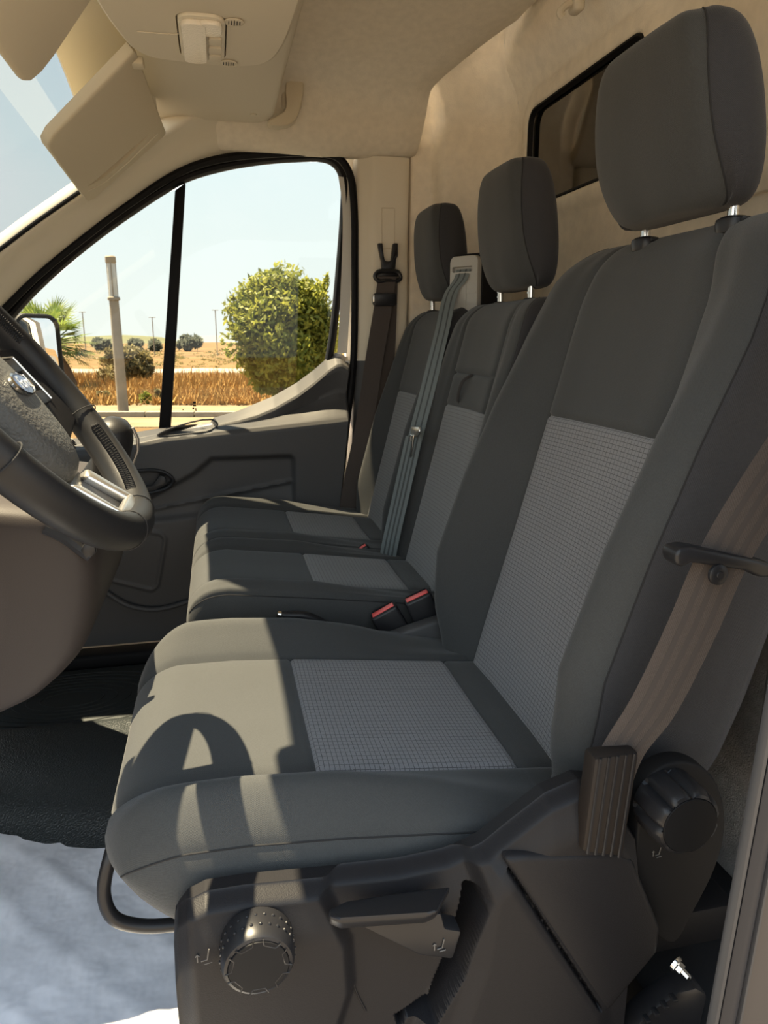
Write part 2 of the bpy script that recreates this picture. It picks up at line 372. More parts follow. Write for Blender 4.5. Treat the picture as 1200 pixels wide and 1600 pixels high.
for s in (0.12, 0.25, 0.4, 0.55, 0.7, 0.85, 1.0):
    rings.append([Vector((0.783 - lean(a[1] + (b[1] - a[1]) * s), a[0] + (b[0] - a[0]) * s, a[1] + (b[1] - a[1]) * s)) for a, b in zip(last, edge)])
g = G(); g.grid(rings, closed=True)
prof = curve([(0.783, 1.88, 0), (0.770, 1.92, 0), (0.735, 1.955, 0), (0.70, 1.97, 0), (0.640, 1.985, 0), (0.622, 1.992, 0), (0.612, 2.008, 0), (0.600, 2.035, 0), (0.575, 2.050, 0), (0.552, 2.054, 0), (0.546, 2.060, 0), (0.5455, 2.12, 0)], 5)
g.grid([[Vector((p.x - lean(z) * 0.8, p.y, z)) for p in prof] for z in [0, .3, .6, .9, 1.1, 1.3, 1.4, 1.46, 1.5, 1.54, 1.58, 1.62, 1.72]])
WALLB = g.make('wall_back', BULK, ang=50, label='beige felt bulkhead behind the seats', kind='structure')
# faint horizontal pressings and the lower felt
g = G(); g.box((0.779, 0.80, 1.13), (0.012, 0.9, 0.05), 0.005); g.make('pressing', BULK, WALLB)
g = G(); g.box((0.779, 1.2, 0.62), (0.012, 1.1, 0.05), 0.005); g.make('pressing', BULK, WALLB)
g = G(); g.box((0.735, 0.74, 0.36), (0.06, 0.66, 0.62), 0.02, 3); g.make('felt_lining', FELT, WALLB, label='grey felt lining at the foot of the bulkhead')
g = G(); g.box((0.715, 0.58, 0.52), (0.10, 0.30, 0.44), 0.03, 4); g.make('felt_lining', FELT, WALLB)
g = G(); g.box((0.60, 0.74, 0.065), (0.26, 0.62, 0.12), 0.006); g.make('floor_step', FLOORM, FLOOR)
# bulkhead window
W1 = thing('window_1', (0.79, 1.55, 1.21), 'smoked bulkhead window behind the headrests', kind='structure')
g = G(); g.prism([Vector((0.789, y, z)) for y, z in hole_ring(-0.002)], (0.004, 0, 0)); g.make('pane', GLD, W1)
g = G()
a_, b_ = hole_ring(0.002), hole_ring(-0.007)
g.grid([[Vector((0.784, y, z)) for y, z in a_], [Vector((0.774, y, z)) for y, z in hole_ring(0.0)], [Vector((0.774, y, z)) for y, z in hole_ring(-0.004)], [Vector((0.786, y, z)) for y, z in b_]], closed=True); g.make('rubber_seal', RUB, W1)
g = G(); g.add([(0.80, 0.3, 0.2), (0.80, 2.2, 0.2), (0.80, 2.2, 1.9), (0.80, 0.3, 1.9), (3.2, 0.3, 0.2), (3.2, 2.2, 0.2), (3.2, 2.2, 1.9), (3.2, 0.3, 1.9)], [(4, 5, 6, 7), (0, 4, 7, 3), (1, 5, 6, 2), (0, 1, 5, 4), (3, 2, 6, 7)])
g.make('cargo_bay', DARKC, WALLB, smooth=False)
# coat hook on the top of the bulkhead
hk = atX(892, 8, 0.70)
CH = thing('coat_hook', hk, 'small beige plastic coat hook at the top of the bulkhead', 'hook')
g = G(); g.box(hk + Vector((0.012, 0, 0.004)), (0.022, 0.036, 0.034), 0.008, 3); g.make('base', BEIG, CH)
g = G(); g.tube(curve([hk + Vector(q) for q in ((0, 0, 0.004), (-0.016, 0, -0.006), (-0.022, 0, -0.016), (-0.016, 0, -0.022))], 5), 0.007, 10); g.make('hook', BEIG, CH)

# passenger side pillar trim
W2 = thing('wall_right', (0.46, 2.06, 0.2), 'beige pillar trim behind the passenger door', kind='structure')
pp = curve([(0.392, 2.115, 0), (0.392, 2.085, 0), (0.398, 2.066, 0), (0.425, 2.050, 0), (0.437, 2.040, 0), (0.46, 2.036, 0), (0.525, 2.036, 0), (0.534, 2.041, 0), (0.5375, 2.050, 0), (0.538, 2.12, 0)], 4)
g = G(); g.grid([[Vector((p.x + dx, p.y, z)) for p in pp] for z, dx in ((0.84, -.004), (1.0, 0), (1.2, 0), (1.376, 0.004))]); g.make('upper_trim', BEIL, W2, ang=50)
g = G(); g.grid([[Vector((p.x + dx, p.y - 0.004, z)) for p in pp] for z, dx in ((0.05, -.07), (0.3, -.045), (0.6, -.02), (0.84, -.002))]); g.make('lower_trim', DOORP, W2, ang=50)
r_ = [Vector((x, 2.0345, z)) for x, z in rrect(0.478, 1.195, 0.036, 0.105, 0.003, 2)]
g = G(); g.tube(r_, 0.0012, 6, closed=True); g.make('height_adjuster_slot', BEIG, W2)
g = G(); g.box((0.47, 2.128, 0.7), (0.20, 0.02, 1.5), 0.004); g.make('pillar_core', PAINT, W2)

# front pillar trims (passenger and driver side)
ws = [(-0.80, 1.93, .875), (-0.60, 1.945, 1.015), (-0.485, 1.95, 1.099), (-0.394, 1.95, 1.166), (-0.287, 1.95, 1.240), (-0.200, 1.95, 1.302), (-0.10, 1.95, 1.372), (0.06, 1.95, 1.47)]
ds = [(-0.88, 2.07, .64), (-0.66, 2.07, .84), (-0.532, 2.07, .968), (-0.431, 2.07, 1.062), (-0.299, 2.07, 1.166), (-0.200, 2.07, 1.238), (-0.067, 2.07, 1.324), (0.10, 2.07, 1.385)]
def pillar(mirror, name, label):
    W = curve(ws, 5); D = curve(ds, 5); rows = []
    for w, d in zip(W, D):
        k = curve([d + Vector((0, .03, -.01)), d, d * .7 + w * .3 + Vector((0.012, -.012, .006)), d * .35 + w * .65 + Vector((0.012, -.006, .012)), w, w + Vector((-.03, .02, .02)), w + Vector((-.05, .07, .02))], 4)
        rows.append([mir(p) for p in k] if mirror else k)
    gg = G(); gg.grid(rows); return gg.make(name, BEIL, ang=60, label=label, kind='structure')
APL = pillar(False, 'trim_1', 'pale beige windscreen pillar trim beside the passenger door window')
pillar(True, 'trim_2', 'pale beige windscreen pillar trim on the driver side')
g = G(); g.tube(curve([Vector(p) + Vector((-.006, -.002, .002)) for p in ws[:6]], 5), 0.005, 8); g.make('windscreen_seal', RUB, APL)
# windscreen and its header trim
def wsz(X, Y): return 1.405 + (X + 0.26) * 0.715 - 0.150 * (abs(Y - YC) / 0.7) ** 2.5
ys_ = [0.48 + 1.54 * i / 16 for i in range(17)]
g = G(); g.grid([[Vector((X, y, wsz(X, y) + 0.02)) for y in ys_] for X in (-0.14, -0.25, -0.45, -0.65, -0.85, -1.10)])
g.make('window_2', GLW, ang=180, label='windscreen', kind='structure')
g = G(); g.grid([[Vector((X, y, z - 0.13 * (abs(y - YC) / 0.70) ** 2.5)) for y in [0.5 + 1.5 * i / 24 for i in range(25)]] for X, z in ((-0.10, 1.50), (-0.13, 1.478), (-0.20, 1.437), (-0.248, 1.412), (-0.253, 1.418), (-0.255, 1.435))])
HT = g.make('trim_3', BEIL, ang=50, label='pale header trim along the top of the windscreen', kind='structure')
oc = atX(150, 57, -0.185)
g = G(); g.lathe([(0.030, 0), (0.030, 0.002), (0.026, 0.003)], (-0.185, 1.60, 1.438), (0.5, 0, -0.86), 24, None); g.make('moulded_oval', BEIL, HT)

# ------------------------------------------------------------------ passenger door
D1 = thing('door_1', (0.0, 2.06, 0.10), 'charcoal passenger door with a swooping sill ledge', kind='structure')
ZB = [(-.9, .60), (-.25, .644), (-.143, .659), (-.023, .679), (.06, .701), (.16, .741), (.225, .778), (.27, .812), (.307, .845), (.33, .860), (.345, .862), (.37, .848)]
ZL = [(-.9, .575), (-.246, .613), (-.144, .634), (-.024, .645), (.135, .657), (.326, .673), (.37, .678)]
def dxend(z): return interp([(0.05, .285), (.38, .318), (.60, .345), (.83, .368), (.9, .37)], z)
rec = [(-.082, .535), (-.028, .578), (.195, .577), (.206, .565), (.204, .429), (-.30, .395), (-.30, .425)]
spk = [(-.272, .392), (-.178, .368), (-.166, .352), (-.198, .212), (-.215, .198), (-.345, .245)]
SCL = 1.99 / 2.04; rec = [(x * SCL, .9 - (.9 - z) * SCL) for x, z in rec]; spk = [(x * SCL, .9 - (.9 - z) * SCL) for x, z in spk]; ZL = [(x * SCL, .9 - (.9 - z) * SCL) for x, z in ZL]
ho = [atY(x, y, 1.987) for x, y in ((188, 742), (215, 736), (250, 736), (266, 744), (271, 752), (262, 762), (235, 770), (188, 774))]; cup = [(p.x, p.z) for p in ho]
tray = [atY(x, y, 2.022) for x, y in ((245, 682), (262, 672), (330, 656), (340, 664), (330, 673), (300, 678))]; trp = [(p.x, p.z) for p in tray]
def face_y(X, z):
    y = 1.988 + 0.02 * sstep(0.42, 0.10, z)
    a = sstep(0.004, -0.012, sdist(X, z, rec)); crease = 0.435 + (X + .26) * (.509 - .435) / (.453)
    y += 0.020 * a * (1 - 0.9 * sstep(-0.004, 0.11, crease - z)) * (1 if z > crease else 1)
    y += 0.006 * a * sstep(0.004, -0.004, abs(z - crease) - 0.004) * -1
    if X < -.08 and z > .4: y += 0.030 * sstep(.001, -.005, sdist(X, z, cup))
    d = abs(sdist(X, z, spk)); y -= 0.004 * sstep(0.007, 0.002, d)
    return y
nx = 300; xs = [i / nx for i in range(nx + 1)]
rows = []
for k in range(9):
    row = []
    for s in xs:
        Xn = -0.85 + s * (0.366 + 0.85); zb = interp(ZB, Xn); zl = interp(ZL, Xn); f3 = min(1.0, (zb - zl) / .060); gap = zb - .038 * f3 - zl; f4 = min(1.0, gap / .08)
        z, y = [(zb - .006, 2.105), (zb, 2.098), (zb - .018 * f3, 2.068), (zb - .030 * f3, 2.050), (zb - .038 * f3, 2.045), (zl + .50 * gap, 2.058 - .02 * (1 - f4)), (zl + .26 * gap + .010, 2.045 - .02 * (1 - f4)), (zl + .003, 1.996), (zl - .008, 1.988)][k]
        row.append(Vector((-0.85 + s * (dxend(z) + 0.85), y, z)))
    rows.append(row)
fine = [rows[0]]
for a, b in zip(rows[:-1], rows[1:]):
    for q in (.2, .4, .6, .8, 1.0): fine.append([p.lerp(r, q) for p, r in zip(a, b)])
for r in fine:
    for p in r:
        if -.22 < p.x < .08:
            s = sstep(.001, -.004, sdist(p.x, p.z, trp)); p.y += .030 * s; p.z -= .012 * s
rows = fine
nz = 120
for k in range(1, nz + 1):
    row = []
    for s in xs:
        Xn = -0.85 + s * (0.366 + 0.85); z = (interp(ZL, Xn) - .012) * (1 - k / nz) + 0.06 * k / nz; X = -0.85 + s * (dxend(z) + 0.85)
        row.append(Vector((X, face_y(X, z), z)))
    rows.append(row)
for r in rows: r.append(r[-1] + Vector((0.006, 0.012, 0))); r.append(r[-1] + Vector((0, 0.06, 0)))
g = G(); g.grid(rows); g.make('inner_panel', DOORP, D1, ang=55)
g = G(); g.box((-0.25, 2.135, 0.30), (1.25, 0.02, 0.66), 0.008); g.make('outer_skin', PAINT, D1)  # unseen door skin, added to stop light leaking in below the glass
# window switch tray on the ledge
g = G(); tp = [Vector((p.x, 2.022, p.z)) for p in tray]
c_ = sum(tp, Vector()) / 6
g.tube(curve([Vector((p.x, 2.024, p.z + .001)) for p in tp], 4, closed=True), 0.0025, 8, closed=True); TR = g.make('ledge_tray', DOORP, D1)
# inside handle
g = G(); g.tube(curve([p + Vector((0, -.001, 0)) for p in ho], 4, closed=True), 0.005, 8, closed=True); HN = g.make('handle_bezel', PLAS, D1)
hl = [atY(x, y, 1.992) for x, y in ((188, 756), (215, 760), (238, 758), (250, 742), (258, 744), (262, 756), (240, 767), (188, 772))]
g = G(); g.prism(hl, (0, -0.008, 0), 0.0025); g.make('handle_lever', PLAS, HN)
# lower bin edge
g = G(); g.tube(curve([atY(x, y, 1.994) for x, y in ((146, 905), (165, 925), (205, 948), (250, 952), (300, 938), (330, 928))], 6), 0.008, 8); g.make('bin_lip', DOORP, D1)
# window frame, glass, divider, seals
WIN = [(-.84, .605), (-.84, .70), (-.66, .80), (-.52, .941), (-.442, 1.021), (-.306, 1.135), (-.18, 1.224), (-.101, 1.275), (-.054, 1.301), (.02, 1.327), (.131, 1.352), (.24, 1.366), (.312, 1.369), (.338, 1.360), (.352, 1.343), (.360, 1.31), (.358, 1.25), (.343, 1.093), (.322, .92), (.307, .84)]
inn = [Vector((x, 2.10, z)) for x, z in WIN]
def offs(pts, d):
    o = []; n = len(pts)
    for i in range(n):
        t = (pts[min(i + 1, n - 1)] - pts[max(i - 1, 0)]); t = Vector((t.x, 0, t.z)).normalized(); o.append(pts[i] + Vector((-t.z, 0, t.x)) * d)
    return o
W_i = curve(inn[1:], 4); o1 = offs(W_i, 0.020); 
g = G(); g.grid([[p + Vector((0, .012, 0)) for p in W_i], W_i, [p + Vector((0, -.012, 0)) for p in offs(W_i, .004)], [p + Vector((0, -.014, 0)) for p in offs(W_i, .012)], [p + Vector((0, -.008, 0)) for p in o1], [p + Vector((0, .02, 0)) for p in o1]]); g.make('window_frame', RUB, D1, ang=50)
sp = [(-.90, .62), (-.72, .78), (-.532, .964), (-.431, 1.059), (-.299, 1.163), (-.2, 1.235), (-.067, 1.318), (.031, 1.353), (.18, 1.375), (.30, 1.382), (.350, 1.372), (.378, 1.335), (.389, 1.26), (.390, 1.10), (.384, .846), (.362, .66), (.337, .474), (.305, .298), (.27, .10)]
g = G(); g.tube(curve([(x, 2.066, z) for x, z in sp], 6), 0.010, 10); g.make('door_seal', RUB, D1)
pst = [(.362, 1.33), (.372, 1.25), (.362, 1.0), (.352, .86)]
g = G(); g.grid([[Vector((x - .012 + q * .030, 2.083 + .008 * q, z)) for q in (0, .3, .7, 1)] for x, z in [(p.x, p.z) for p in curve([(x, 0, z) for x, z in pst], 6)]]); g.make('painted_frame', PAINT, D1)
g = G(); g.grid([[Vector((x - .006 + q * .014, 2.070 + .004 * q, z)) for q in (0, .5, 1)] for x, z in [(.366, .84), (.345, .60), (.320, .38), (.292, .18), (.28, .08)]]); g.make('painted_edge', PAINT, D1)
dv = [Vector((-.143 + (-.06 + .143) * k - .008, 2.098, .655 + (1.30 - .655) * k)) for k in (0, 1)]
g = G(); g.prism([dv[0] + Vector((-.016, 0, 0)), dv[0] + Vector((.016, 0, 0)), dv[1] + Vector((.014, 0, 0)), dv[1] + Vector((-.014, 0, -.02))], (0, 0.02, 0), 0.003); g.make('window_divider', RUB, D1)
gp_ = [(x, z) for x, z in WIN]
xd = lambda z: -.151 + (z - .655) * .129
front = [(-.84, .605)] + [p for p in gp_[1:8]] + [(-.075, 1.285), (-.15, .64)]
rear_ = [(-.15, .64), (-.070, 1.288)] + gp_[8:] + [(.30, .80), (.15, .70)]
W3 = thing('window_3', (0.1, 2.105, 0.64), 'passenger door glass of two panes', kind='structure')
g = G(); g.add([Vector((x, 2.106, z)) for x, z in front], [tuple(range(len(front)))]); g.make('quarter_pane', GLS, W3, smooth=False)
g = G(); g.add([Vector((x, 2.106, z)) for x, z in rear_], [tuple(range(len(rear_)))]); WP = g.make('sliding_pane', GLS, W3, smooth=False)
g = G()   # tiny printed marks low on the glass
for (x, y, w, h) in ((304, 629, 5, 3), (304, 634, 5, 2), (302, 638, 3, 3), (306, 640, 2, 4), (292, 632, 2, 2), (286, 640, 2, 2)):
    a, b = atY(x - w / 2, y - h / 2, 2.1045), atY(x + w / 2, y + h / 2, 2.1045); g.box((a + b) / 2, (abs(b.x - a.x), .0006, abs(b.z - a.z)))
g.make('glass_marking', PLAD, WP)
# sill strip and lower seal at the passenger step
g = G(); g.box((-0.30, 2.02, 0.015), (1.0, 0.07, 0.05), 0.012, 3); g.make('trim_4', PLAD, label='black door sill strip below the passenger door', kind='structure')

# driver side rear pillar with its rubber door seal (right edge of the opening)
TP = thing('trim_5', (0.43, 0.42, -0.3), 'grey door pillar edge with rubber seal beside the driver seat', kind='structure')
def strip(name, x0, x1, y, m, dy=0.02):
    gg = G(); zz = [(-.35, -.03), (.2, -.012), (.45, 0), (.70, .012), (1.0, .03), (1.3, .045)]
    gg.grid([[Vector((x + dx, y + yy, z)) for x, yy in ((x0, dy), (x0, 0), (x0 + .3 * (x1 - x0), -.004), (x0 + .7 * (x1 - x0), -.004), (x1, 0), (x1, dy))] for z, dx in zz]); gg.make(name, m, TP, ang=50)
strip('seal_lip', 0.388, 0.396, 0.420, PAINTG, .003); strip('door_seal', 0.396, 0.412, 0.417, PAINTD, .003); strip('seal_lip', 0.412, 0.417, 0.418, PAINTG, .003)
strip('pillar_face', 0.417, 0.54, 0.421, PAINTT, 0.004)
# near roof rail and header above the driver door
g = G(); g.box((0.15, 0.43, 1.43), (1.1, 0.05, 0.10), 0.02); g.make('trim_6', BEIL, label='beige roof rail above the driver door opening', kind='structure')

# ================================================================== seats
def loft_parts(parent, rows, keyfn, nseg, to3d, region, groove=None, seams=(), cap=(True, True), flipw=False):
    """rows: parameters; keyfn(row)->half section keys (w,t) from w=0 round to w=0; region(i,h,side)->(part, material) or None"""
    RR = []
    for r in rows:
        k = keyfn(r); ext = [(-k[1][0], k[1][1])] + list(k) + [(-k[-2][0], k[-2][1])]
        half = cr(ext, nseg); half[0][0] = 0; half[-1][0] = 0
        RR.append([(p[0], p[1]) for p in half] + [(-p[0], p[1]) for p in half[-2:0:-1]])
    nh = sum(nseg); N = 2 * nh; kcol = [sum(nseg[:i]) for i in range(len(nseg) + 1)]
    P = []
    for i, r in enumerate(rows):
        row = []
        for j, (w, t) in enumerate(RR[i]):
            h = min(j, N - j); d = groove(r, h, kcol) if groove else 0.0
            row.append(to3d(r, w, t - d))
        P.append(row)
    V = [0.0]
    for i in range(1, len(rows)): V.append(V[-1] + (P[i][0] - P[i - 1][0]).length)
    UVW = []
    for row in P:
        u = [0.0]
        for j in range(1, N): u.append(u[-1] + (row[j] - row[j - 1]).length)
        UVW.append(u)
    tot = [u[-1] + (r[0] - r[-1]).length for u, r in zip(UVW, P)]
    parts = {}
    for i in range(len(rows) - 1):
        for j in range(N):
            h = min(j, N - 1 - j); side = 1 if j < nh else -1; key = region(i, h, side, kcol)
            if key is None: continue
            d = parts.setdefault(key, {'v': {}, 'g': G(), 'uv': []}); idx = []
            for (a, b) in ((i, j), (i, j + 1), (i + 1, j + 1), (i + 1, j)):
                q = (a, b % N)
                if q not in d['v']:
                    d['v'][q] = len(d['g'].v); d['g'].v.append(P[q[0]][q[1]].copy())
                    uu = UVW[q[0]][q[1]]; uu = uu if q[1] <= nh else uu - tot[q[0]]
                    d['uv'].append((uu, V[q[0]]))
                idx.append(d['v'][q])
            d['g'].f.append(tuple(idx))
    for c_i, ri in ((cap[0], 0), (cap[1], len(rows) - 1)):
        if not c_i: continue
        key = region(min(ri, len(rows) - 2), nh - 1, 1, kcol)
        if key is None: continue
        d = parts[key]; b = len(d['g'].v); ctr = sum(P[ri], Vector()) / N
        d['g'].v += [p.copy() for p in P[ri]] + [ctr]; d['uv'] += [(p.y, p.x) for p in P[ri]] + [(ctr.y, ctr.x)]
        for j in range(N): d['g'].f.append((b + j, b + (j + 1) % N, b + N))
    made = {}
    for key, d in parts.items():
        g = d['g']; g.uv = d['uv']; made[key] = g.make(key[0], key[1], parent, ang=80)
    for (kc, i0, i1, sides) in seams:
        for sd in sides:
            c = kcol[kc]; c = c if sd > 0 else (N - c) % N
            path = [P[i][c] for i in range(i0, i1 + 1)]
            g = G(); g.tube(path, 0.0011, 6); g.make('seam', SEAM, parent)
    return P, kcol, N

# ------------------------------------------------------------------ driver seat
DS = thing('driver_chair', (0.2, 0.88, 0.0), 'charcoal cloth driver seat with a grey grid insert and side knobs', 'seat')
# --- cushion
CY = 0.885
def cz(x): return interp([(-.2, .418), (-.08, .425), (0, .424), (.10, .416), (.20, .404), (.30, .392), (.45, .375)], x)
def cb(x): return interp([(-.2, .030), (-.05, .040), (.10, .040), (.20, .030), (.28, .012), (.36, .0), (.45, -.005)], x)
rows = []
for k in range(13):
    th = PI / 2 * k / 12; rows.append(dict(x=-.146 + .075 * (1 - math.cos(th)), s=math.sin(th) ** 0.85, w=0.80 + 0.20 * math.sin(th) ** 0.7, g=0))
for x in (-.06, -.04, -.02, 0, .02, .04, .06, .076): rows.append(dict(x=x, s=1, w=1, g=0))
for x, gg in ((.083, 0), (.088, 1), (.093, 0)): rows.append(dict(x=x, s=1, w=1, g=gg))
for x in (.11, .13, .15, .17, .19, .21, .23, .25, .27, .29, .31, .325): rows.append(dict(x=x, s=1, w=1, g=0))
for x, gg in ((.332, 0), (.337, 1), (.342, 0)): rows.append(dict(x=x, s=1, w=1, g=gg))
for x in (.36, .38, .40, .42, .44): rows.append(dict(x=x, s=1, w=1, g=0))
def ckeys(r, W=.270, wi=.157, zf=cz, bf=cb, dep=.135):
    zt = zf(r['x']); b = bf(r['x']); k = W / .27
    K = [(0, 0), (.08 * k, .001), (wi - .007, 0), (wi, -.005), (wi + .007, .003), (wi + .55 * (.222 * k - wi), .6 * b), (.222 * k, b), (.246 * k, .62 * b), (.262 * k, .004), (.2655 * k, -.006), (.269 * k, -.014), (.277 * k, -.06), (.268 * k, -.105), (.21 * k, -dep), (0, -dep)]
    zc = zt - .062
    return [(w * r['w'], zc + (zt + t - zc) * r['s']) for w, t in K]
i_seam = [i for i, r in enumerate(rows) if r['g']]
def creg(i, h, side, kc):
    if h < kc[3]:
        return ('insert', GRID) if i_seam[0] <= i < i_seam[1] else (('front_panel', FAB) if i < i_seam[0] else ('rear_panel', FAB))
    if h < kc[9]: return (('bolster' if side > 0 else 'outer_bolster'), FAB)
    return ('skirt', FAB)
loft_parts(DS, rows, ckeys, [4, 4, 2, 2, 4, 4, 3, 3, 2, 2, 3, 4, 4, 4], lambda r, w, t: Vector((r['x'] + 2.6 * max(0, abs(w) - .15) ** 2 * (1 - sstep(-.15, .05, r['x'])) + .75 * max(0, cz(r['x']) - .035 - t) * (1 - sstep(-.16, .06, r['x'])), CY + w, t)), creg,
           groove=lambda r, h, kc: .004 if (r['g'] and h <= kc[3]) else 0, seams=((3, 8, len(rows) - 1, (1, -1)), (9, 3, len(rows) - 4, (1, -1))))
# --- backrest
BY = 0.882
def bx(z): return .40 + (z - .42) * .267
def BP(z): return interp([(.36, .03), (.40, .040), (.46, .068), (.55, .088), (.68, .078), (.80, .058), (.87, .040), (.95, .022), (1.04, .010)], z)
def BW(z): return interp([(.36, .235), (.42, .262), (.50, .270), (.90, .270), (.95, .262), (.985, .248), (1.01, .228), (1.03, .20), (1.045, .16)], z)
def BI(z): return interp([(.36, .155), (.45, .156), (.60, .150), (.785, .148), (.95, .150), (1.04, .120)], z)
rows = []
zs = [.37 + .02 * i for i in range(21)] + [.776]
for z in zs: rows.append(dict(z=z, d=0, g=0))
for z, gg in ((.781, 0), (.786, 1), (.791, 0)): rows.append(dict(z=z, d=0, g=gg))
for z in (.80, .82, .84, .86, .88, .90, .92, .94, .96, .975): rows.append(dict(z=z, d=0, g=0))
for k in range(1, 10):
    th = PI / 2 * k / 9; rows.append(dict(z=.980 + .055 * math.sin(th), d=.055 * (1 - math.cos(th)), g=0))
def bkeys(r, W=None, wi=None, P=None, tb=.16):
    z = r['z']; W = W or BW(z); wi = min(wi or BI(z), W - .06); P = BP(z) if P is None else P(z); k = W / .27
    K = [(0, 0), (.5 * wi, .001), (wi - .007, .003), (wi, -.003), (wi + .007, .005), (wi + .55 * (.222 * k - wi), .62 * P), (.222 * k, P), (.245 * k, .93 * P), (.260 * k, .74 * P), (.2635 * k, .66 * P - .002), (.267 * k, .55 * P), (.274 * k, -.02), (.270 * k, -.075), (.25 * k, -tb + .018), (.18 * k, -tb), (0, -tb)]
    tm, hh = -.055, .075; f = 1 - r['d'] / hh
    return [(w * (1 - r['d'] * 1.2), tm + (t - tm) * f) for w, t in K]
i_top = [i for i, r in enumerate(rows) if r['g']][0]
def breg(i, h, side, kc):
    if h < kc[3]: return ('back_insert', GRID) if i < i_top else ('upper_panel', FAB)
    if h < kc[9]: return (('back_bolster' if side > 0 else 'outer_back_bolster'), FAB)
    return ('back_shell', FABS)
loft_parts(DS, rows, bkeys, [4, 4, 2, 2, 4, 4, 3, 3, 2, 2, 4, 4, 3, 3, 4], lambda r, w, t: Vector((bx(r['z']) - t, BY + w, r['z'])), breg,
           groove=lambda r, h, kc: .004 if (r['g'] and h <= kc[3]) else 0, seams=((3, 0, len(rows) - 3, (1, -1)), (9, 0, len(rows) - 2, (1, -1))))
# --- headrest
def headrest(parent, Yc, Xc, z0, z1, hw, dep, lean_, tilt=0.0):
    """padded headrest on two posts; Xc is its middle at mid height"""
    zm = (z0 + z1) / 2; H = z1 - z0; hr = []
    n = 26
    for k in range(n + 1):
        th = -PI / 2 + PI * k / n; q = math.sin(th)
        z = zm + H / 2 * (abs(q) ** 0.92) * (1 if q > 0 else -1); s = max(0.0, math.cos(th)) ** 0.36
        hr.append(dict(z=z, s=s, wf=0.86 + 0.14 * math.cos(th) ** 0.6 if abs(math.cos(th)) > 1e-6 else 0.86))
    def hk_(r):
        wide = 1.0 - 0.10 * ((r['z'] - zm) / H) * 1.2
        K = [(0, .5), (.45, .49), (.78, .43), (.875, .36), (.90, .325), (.925, .29), (.99, .05), (.985, -.20), (.90, -.40), (.70, -.48), (0, -.5)]
        lo = max(0.0, (zm - r['z']) / H * 2) ** 2.2; hi = max(0.0, (r['z'] - zm) / H * 2) ** 2.2
        K = [(w, t - (.34 * lo + .14 * hi if 2 < i < 6 else (.17 * lo if i == 2 else 0))) for i, (w, t) in enumerate(K)]
        return [(w * hw * wide * r['wf'] * (0.25 + 0.75 * r['s'] ** 0.5 if r['s'] < 1 else 1), (t + 0) * dep * r['s']) for w, t in K]
    def hreg(i, h, side, kc): return ('headrest_face', FAB) if h < kc[4] else (('headrest_side', FABS) if h < kc[9] else ('headrest_back', FABS))
    P, kc, N = loft_parts(parent, hr, hk_, [4, 4, 3, 2, 2, 4, 4, 4, 3, 4], lambda r, w, t: Vector((Xc - lean_ * (r['z'] - zm) - t, Yc + w, r['z'])), hreg, seams=((4, 2, n - 2, (1, -1)),), cap=(False, False))
def posts(parent, Yc, Xc, zb, zt, half, sl=.2):
    for s in (-1, 1):
        b = Vector((Xc, Yc + s * half, zb)); t = Vector((Xc - sl * (zt - zb) * .2, Yc + s * half, zt))
        g = G(); g.tube([b - Vector((0, 0, .03)), t], 0.0065, 14); p = g.make('headrest_post', CHR, parent)
        g = G()
        for q in range(2): g.box(b + Vector((-.0065, 0, .016 + q * .01)), (.003, .006, .003))
        g.make('notch', CHR, p)
        g = G(); g.lathe([(.016, -.012), (.0175, -.002), (.0165, .003), (.012, .006), (.007, .007)], b, (0, 0, 1), 20, lambda i, an: 1 + .18 * abs(math.cos(an))); c = g.make('post_guide', PLAS, parent)
        g = G(); g.box(b + Vector((0, -.020, .001)), (.012, .007, .006), .002); g.make('guide_button', PLAS, c)
headrest(DS, 0.858, 0.553, 1.045, 1.247, 0.132, 0.094, 0.16)
posts(DS, 0.852, 0.585, 1.030, 1.09, 0.088)

# --- plastic side valance with its knobs, lever, covers
VT = [(-.066, .368), (-.062, .385), (-.052, .398), (-.035, .405), (.0, .405), (.075, .399), (.15, .394), (.20, .397), (.235, .410), (.265, .432), (.30, .456), (.335, .467), (.36, .462), (.40, .40), (.45, .36)]
lev_rec = [tuple((p.x, p.z)) for p in [atY(x, y, .565) for x, y in ((505, 1405), (535, 1378), (575, 1366), (700, 1344), (740, 1345), (758, 1395), (720, 1495), (665, 1580), (640, 1680), (500, 1680), (545, 1540), (540, 1470))]]
slot = [tuple((p.x, p.z)) for p in [atY(x, y, .575) for x, y in ((725, 1378), (742, 1378), (748, 1400), (715, 1500), (672, 1572), (632, 1582), (622, 1600), (616, 1580), (668, 1545), (700, 1470))]]
face2 = [tuple((p.x, p.z)) for p in [atY(x, y, .56) for x, y in ((760, 1345), (795, 1345), (945, 1560), (960, 1700), (690, 1700), (705, 1590), (735, 1500))]]
jl = [(p.x, p.z) for p in (atY(800, 1367, .55), atY(938, 1578, .55))]
def joint(X, z):
    (x1, z1), (x2, z2) = jl; t = ((X - x1) * (x2 - x1) + (z - z1) * (z2 - z1)) / ((x2 - x1) ** 2 + (z2 - z1) ** 2); t = max(0, min(1, t)); return math.hypot(X - x1 - t * (x2 - x1), z - z1 - t * (z2 - z1))
def vy(X, z):
    zt = interp(VT, X); y = .566 - .012 * sstep(0.0, .05, zt - z) + .018 * sstep(.012, 0, zt - z) ** 2
    y += .016 * sstep(.006, -.010, sdist(X, z, lev_rec))
    y += .045 * sstep(.0015, -.0025, sdist(X, z, slot))
    y += .010 * sstep(.0024, .0006, joint(X, z))
    y -= .007 * sstep(.004, -.018, sdist(X, z, face2))
    y += .012 * sstep(-.045, -.066, X)
    return y
xs = [-.066 + (.395 + .066) * i / 300 for i in range(301)]; rows = []
